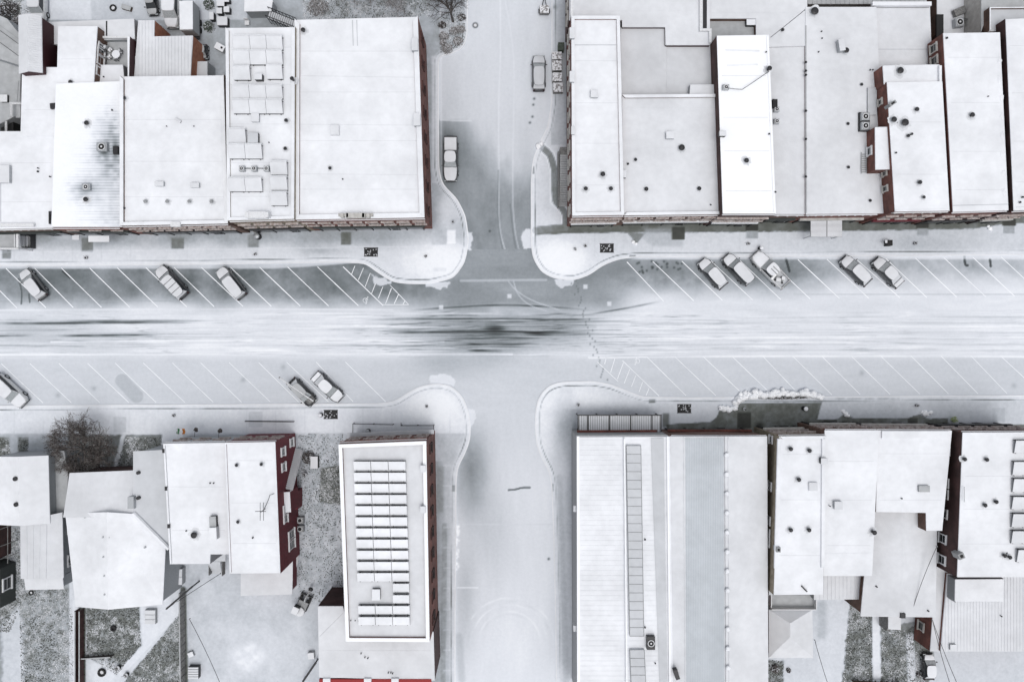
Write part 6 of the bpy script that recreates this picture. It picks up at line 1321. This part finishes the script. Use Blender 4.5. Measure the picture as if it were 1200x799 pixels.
# digger
cx, cy, _ = W(356, 706, .5); ang = R(66); t = empty('mini_digger', (cx, cy, .14), 'snow-dusted mini digger with raised arm, parked beside the lean-to roof', 'mini digger', rz=ang)
for s_ in (-.6, .6): m = MB(); m.tube((-.85, s_, .3), (.85, s_, .3), .001); m = MB(); m.box((0, s_, .3), (1.5, .34, .5)); m.tube((-.75, s_-.17, .3), (-.75, s_+.17, .3), .25, n=12); m.tube((.75, s_-.17, .3), (.75, s_+.17, .3), .25, n=12); m.build('track', M['black'], t, local=True)
m = MB(); m.box((-.35, 0, .75), (1.5, 1.35, .35)); m.cyl((-1.0, 0), .62, .6, 1.1, 14); m.build('body', M['grey'], t, local=True, bevel=.04); m = MB(); m.blob((-1.0, -.1, 1.15), .6, .6, .12, 12, 6, .05); m.build('body_snow', M['snow'], t, local=True)
MB().box((-.75, .45, 1.35), (.9, .8, 1.1)).build('cab', M['glass'], t, local=True); MB().box((-.75, .45, 1.95), (.95, .85, .12)).build('cab_roof', M['snow'], t, local=True, bevel=.03)
m = MB(); m.tube((.2, -.1, .9), (1.2, -.15, 1.9), .14, .12, 8); m.tube((1.2, -.15, 1.9), (2.2, -.2, 1.3), .12, .09, 8); m.build('arm', M['snow4'], t, local=True); MB().blob((2.3, -.2, 1.0), .28, .35, .28, 8, 6, .1).build('bucket', M['dark'], t, local=True)
MB().box((1.15, 0, .4), (.12, 1.7, .4)).build('blade', M['dark'], t, local=True); m = MB(); m.tube((.3, .25, .7), (1.0, -.6, 1.2), .05); m.tube((.2, -.3, .8), (.9, .3, 1.3), .05); m.build('hose', M['black'], t, local=True)

# side steps by the corner building
t = empty('side_steps', W(660, 210), 'long flight of narrow grey steps against the left wall of the corner building', 'steps'); m = MB()
for i in range(22): y = 186+i*2.6; X, Y, _ = W(660, y, .5); m.box((X, Y, .14+(1.9-i*.08)/2), (1.05, .27, 1.9-i*.08))
m.build('treads', M['snow4'], t); m = MB(); X, Y, _ = W(654.3, 210, 1.5); m.box((X, Y, .8), (.12, 7.4, 1.4)); X, Y, _ = W(661, 178, 1.5); m.box((X, Y, 1.0), (1.1, 1.0, 1.8)); m.build('landing_wall', M['greywood'], t)
# snow banks
def lumps(label, pts, n, r0, r1, zmax, seed):
    rr = random.Random(seed); m = MB()
    for i in range(n):
        k_ = rr.random()*(len(pts)-1); i0 = int(k_); f_ = k_-i0; px = pts[i0][0]*(1-f_)+pts[i0+1][0]*f_; py = pts[i0][1]*(1-f_)+pts[i0+1][1]*f_; r = rr.uniform(r0, r1)
        x, y, _ = W(px+rr.uniform(-1.5, 1.5), py+rr.uniform(-1.5, 1.5)*1.2, .3); m.blob((x, y, .12+rr.uniform(0, zmax)), r*rr.uniform(.8, 1.4), r*rr.uniform(.7, 1.2), r*.8, 9, 6, .22)
    tag(m.build('snow_bank', M['bright'], smooth=True), label, 'snow bank', kind='stuff')
lumps('lumpy bright snow heaped along the kerb of the bare pavement patch', [(864, 468), (872, 465), (885, 463), (905, 462), (925, 461), (945, 462), (962, 465)], 150, .14, .42, .5, 1)
lumps('ragged outer lumps of the big snow heap, on the street side', [(868, 463), (885, 459), (915, 458.5), (945, 459), (958, 461)], 26, .2, .5, .5, 11)
lumps('bright snow heaped at the left edge of the bare pavement patch', [(844, 477), (850, 479), (858, 480), (864, 472)], 40, .15, .38, .3, 2)
lumps('small bright snow clump on the bare strip, right of the big heap', [(988, 482), (993, 486)], 8, .12, .28, .2, 3); lumps('second small snow clump further right on the bare strip', [(1080, 483), (1090, 485)], 14, .12, .3, .2, 4); lumps('tiny snow clump at the tip of the swept triangle, upper pavement', [(742, 283), (746, 285)], 8, .1, .22, .15, 5); lumps('snow clump on the upper pavement at the far right', [(1158, 266), (1162, 269)], 8, .1, .24, .15, 6); lumps('bright snow pushed to the end of the curved swept ramp', [(630, 172), (634, 169)], 14, .12, .3, .15, 7)

# ================================================================ TREES, SHRUBS
def branch(mt, mc, p, d, L, r, depth, rr, spread=.6, curve=.25):
    n_ = 3; q = p.copy(); dd = d.copy()
    for i in range(n_):
        dd = (dd+Vector((rr.uniform(-1, 1), rr.uniform(-1, 1), rr.uniform(-.6, .6)))*curve*.5).normalized(); q2 = q+dd*L/n_
        (mt if depth > 3 else mc).tube(q, q2, r*(1-.22*i), r*(1-.22*(i+1)), 6 if depth > 3 else (4 if depth > 1 else 3)); q = q2
        if depth > 0:
            for k_ in range(1 if i < n_-1 else 2):
                a = Vector((rr.uniform(-1, 1), rr.uniform(-1, 1), rr.uniform(-.5, .7))).normalized(); nd = (dd*(1-spread*.5)+a*spread).normalized()
                branch(mt, mc, q, nd, L*rr.uniform(.58, .8), max(r*.58, .017), depth-1, rr, spread, curve)
def tree(label, px, py, h, limbs, depth, L, seed, lean=(0, 0), r=.2, up=.35, crownmat='frosttwig', az=None):
    rr = random.Random(seed); x, y, _ = W(px, py); t = empty('bare_tree', (x, y, .1), label, 'tree'); mt, mc = MB(), MB(); p0 = Vector((x, y, .1)); p1 = p0+Vector((lean[0], lean[1], h*.45)); mt.tube(p0, p0.lerp(p1, .5), r*1.3, r, 8); mt.tube(p0.lerp(p1, .5), p1, r, r*.85, 8)
    for i in range(limbs):
        a = (2*math.pi*i/limbs+rr.uniform(-.3, .3)) if az is None else rr.uniform(*az); d = Vector((math.cos(a), math.sin(a), rr.uniform(up*.5, up*1.8))).normalized(); branch(mt, mc, p0.lerp(p1, rr.uniform(.6, 1)), d, L*rr.uniform(.8, 1.15), r*.55, depth, rr)
    mt.build('trunk', M['bark'], t); mc.build('crown', M[crownmat], t); return t
tree('big bare frosty tree in front of the gabled houses, lower left', 116, 521, 7, 10, 5, 1.75, 3, (-.6, -.2), .22, .35, 'twigmix')
tree('bare dark tree rising from the shrub bed at the top of the side street', 531, 26, 6, 12, 3, 1.9, 8, (-.2, .5), .14, .6, 'twig', az=(.3, 3.3))
tree('bare brownish tree behind the big brick corner block at the top edge', 425, -6, 6, 9, 4, 1.5, 12, (0, 0), .16, .4, 'frosttwig'); tree('second bare tree behind the big brick corner block, nearer the street', 470, -2, 6, 9, 4, 1.5, 15, (0, 0), .16, .4, 'frosttwig')
def bush(label, px, py, r, h=.9, n=260, mat='frosttwig', seed=1, group=None, cat='shrub', name='shrub', ry=None):
    rr = random.Random(seed); x, y, _ = W(px, py, h/2); t = empty(name, (x, y, .1), label, cat, group); m, s_ = MB(), MB(); ry = ry or r
    for i in range(n):
        a = rr.uniform(0, 6.28); e = math.sqrt(rr.random()); ph = rr.random(); px_, py_ = x+r*e*math.cos(a)*(1-.3*ph), y+ry*e*math.sin(a)*(1-.3*ph); z_ = .15+h*ph*(1.1-.5*e)
        (m if rr.random() < .75 else s_).box((px_, py_, z_), (rr.uniform(.08, .22), rr.uniform(.04, .1), .03), rr.uniform(0, 3))
    for i in range(18): a = rr.uniform(0, 6.28); m.tube((x, y, .1), (x+r*.8*math.cos(a), y+ry*.8*math.sin(a), h*.8), .03, .015, 3)
    m.build('foliage', M[mat], t); s_.build('snow_dusting', M['snow3'], t); return t
for i, (x, y, r, lab) in enumerate([(518, 29, .6, 'dark shrub left of the tree in the shrub bed'), (541, 20, .6, 'dark shrub right of the tree in the shrub bed'), (520, 42, .75, 'shrub at the middle left of the shrub bed'), (532, 36, .7, 'shrub in the centre of the shrub bed'), (540, 34, .65, 'shrub at the middle right of the shrub bed'), (537, 48, .75, 'shrub near the curved kerb of the shrub bed'), (524, 57, .9, 'lowest shrub of the shrub bed'), (519, 50, .5, 'small shrub above the lowest one in the shrub bed')]): bush(lab, x, y, r, .9, 260, 'twig' if i < 2 else 'frosttwig', i+20, 'shrubs in the corner bed', ry=r*.8)
bush('upper frosted evergreen shrub between trailer and stacks', 244, 5, .75, 1.2, 320, 'evergreen', 41, 'evergreens in the yard'); bush('lower frosted evergreen shrub between trailer and stacks', 244, 31, .8, 1.2, 320, 'evergreen', 42, 'evergreens in the yard')
bush('leafless thicket beside the garden table by the red-walled house', 361, 536, 1.0, 1.1, 420, 'twig', 43); bush('low frosty thicket behind the big brick block, left', 372, 8, 1.6, 1.0, 600, 'frosttwig', 44, ry=1.2)
bush('rough dark bramble heap at the top left corner', 8, 12, 1.7, 1.0, 700, 'twig', 45, ry=1.5); bush('second bramble heap above the dull grey roof', 22, 26, 1.1, .9, 450, 'frosttwig', 46)
bush('low dark hedge strip under the snow lumps at the bare pavement', 915, 465.5, 4.2, .5, 900, 'twig', 47, cat='hedge', name='hedge', ry=.22)
bush('wispy bush at the corner of the black pickup bay behind the ribbed roof', 187, 34, .5, .8, 200, 'frosttwig', 48); bush('small bush below the hipped shed', 908, 783, .7, .5, 260, 'twig', 49); bush('dry plant beside the hipped shed on the drive', 924, 785, .35, .4, 90, 'twig', 50)
bush('dark bush beside the white car at the bottom right', 1076, 790, .35, .5, 120, 'twig', 51)
# frosted grass
def grass(label, poly, dens=14, seed=1, dark=.5):
    P = [W(a, b_)[:2] for a, b_ in poly]; r = np.random.default_rng(seed); xs = [p[0] for p in P]; ys = [p[1] for p in P]
    n_ = int((max(xs)-min(xs))*(max(ys)-min(ys))*dens*2.4); X = r.uniform(min(xs), max(xs), n_); Y = r.uniform(min(ys), max(ys), n_)
    ok = inpoly(X, Y, P); X, Y = X[ok], Y[ok]; n_ = len(X); a = r.uniform(0, 6.28, n_); s_ = r.uniform(.04, .11, n_); hh = r.uniform(.02, .1, n_)
    cl = fb(X, Y, .7, seed+3)*1.3+fb(X, Y, 3, seed+5)*1.3; mi = (r.random(n_)*.7+cl*.9 > dark*.7+.02).astype(int)
    V = []
    for da, zz in ((0, .0), (2.1, .0), (4.2, .0), (1.0, 1.0)):
        rad = s_ if zz == 0 else s_*.2; V.append(np.stack([X+rad*np.cos(a+da), Y+rad*np.sin(a+da), .133+zz*hh+(0 if zz else .004)], 1))
    co = np.stack(V, 1).reshape(-1, 3); base = np.arange(n_)*4; F = np.concatenate([np.stack([base, base+1, base+3], 1), np.stack([base+1, base+2, base+3], 1), np.stack([base+2, base, base+3], 1)])
    me = bpy.data.meshes.new('frosted_grass'); me.from_pydata(co.tolist(), [], F.tolist()); me.materials.append(M['gdark']); me.materials.append(M['snow2']); me.polygons.foreach_set('material_index', np.tile(mi, 3)); me.update()
    o = bpy.data.objects.new('frosted_grass', me); C.objects.link(o); tag(o, label, 'grass', kind='stuff')
M['gdark'] = mixed('frozen_grass', (.05, .055, .05), (.2, .21, .2), 3, .9, 0)
grass('frosted lawn behind the low white rear addition', [(23, 688), (80, 690), (86, 720), (87, 815), (26, 815), (24, 740)], 20, 1, .45); grass('frosted lawn with the dark hole, behind the largest gabled house', [(102, 706), (163, 704), (166, 755), (137, 790), (102, 768)], 34, 2, .85)
grass('triangular frosted lawn right of the diagonal garden path', [(212, 715), (216, 815), (130, 815), (148, 796), (196, 738)], 26, 3, .7); grass('frosted ground between the red-walled house and the solar block', [(350, 508), (402, 508), (404, 705), (372, 705), (346, 700)], 9, 4, .75)
grass('dark frosted patch beside the solar block wall', [(376, 550), (398, 545), (400, 590), (374, 585)], 22, 5, .8); grass('frosted front garden under the big bare tree', [(80, 512), (133, 512), (122, 552), (80, 552)], 30, 6, 1.0); grass('frosted front garden left of the flat twin houses', [(148, 512), (190, 512), (190, 530), (156, 530), (152, 552), (135, 552)], 30, 7, .7)
grass('frosted strip in front of the cottage at the left edge', [(-10, 514), (12, 514), (12, 535), (-10, 535)], 30, 8, .7); grass('small frosted square right of the edge cottage front', [(22, 515), (34, 515), (34, 528), (22, 528)], 30, 9, .8)
grass('rough frosted grass left of the straight path, lower right garden', [(996, 700), (1021, 704), (1022, 815), (986, 815), (990, 760)], 30, 10, .8); grass('rough frosted grass right of the straight path, lower right garden', [(1032, 730), (1060, 738), (1086, 724), (1092, 760), (1080, 815), (1032, 815)], 26, 11, .62)
grass('frosted soil between the dark house and the white-sided house', [(0, 618), (28, 618), (30, 700), (12, 740), (0, 740)], 26, 12, .75); grass('frosted soil of the shrub bed', [(516, -10), (546, -10), (546, 44), (538, 56), (516, 62)], 14, 13, .35); grass('frosted ground behind the big brick corner block', [(355, -15), (505, -15), (505, 20), (355, 24)], 16, 14, .55)
grass('frosted rough ground at the top left corner', [(-15, -15), (38, -15), (30, 40), (-15, 20)], 20, 15, .6); grass('rough grass below the hipped shed', [(900, 772), (918, 774), (916, 815), (900, 815)], 28, 16, .7)
# cables
def cable(label, pts, r=.035, sag=.3):
    P = [Vector(W(*p)) for p in pts]; t = empty('overhead_cable', P[0], label, 'cable', 'thin overhead cables'); m = MB()
    for a, c in zip(P[:-1], P[1:]):
        q = a
        for i in range(1, 9): u = i/8; p = a.lerp(c, u); p.z -= sag*4*u*(1-u); m.tube(q, p, r, n=4); q = p
    m.build('wire', M['dark'], t); x, y, z_ = P[0]; MB().cyl((x, y), .06, z_-.25, z_+.1, 6).build('insulator', M['grey'], t)
cable('thin cable sagging over the gable-roofed house towards the back', [(1098, 640, 8), (1067, 722, 6.5)]); cable('cable running down over the narrow metal roof strip', [(1093, 727, 5.5), (1128, 815, 7)]); cable('second cable beside the one over the narrow metal strip', [(1093, 727, 5.6), (1118, 815, 7)])
cable('cable crossing behind the bright white building to the wide plain roof', [(943, 12, 8.3), (903, 44, 9.6)]); cable('cable curving across the bright white roof', [(901, 84, 10), (870, 105, 9.9), (851, 103, 10)], sag=.12); cable('cable from the left twin house over the snowy yard', [(258, 672, 5), (207, 705, 4)]); cable('cable crossing the snowy yard towards the bottom edge', [(222, 725, 4), (264, 815, 5)]); cable('cable beside the hipped shed down the drive', [(955, 750, 3.2), (975, 815, 4)])
cable('aerial cable curving down to the dark red bay', [(309, 597, 9.6), (316, 580, 9.2), (334, 574, 7)])
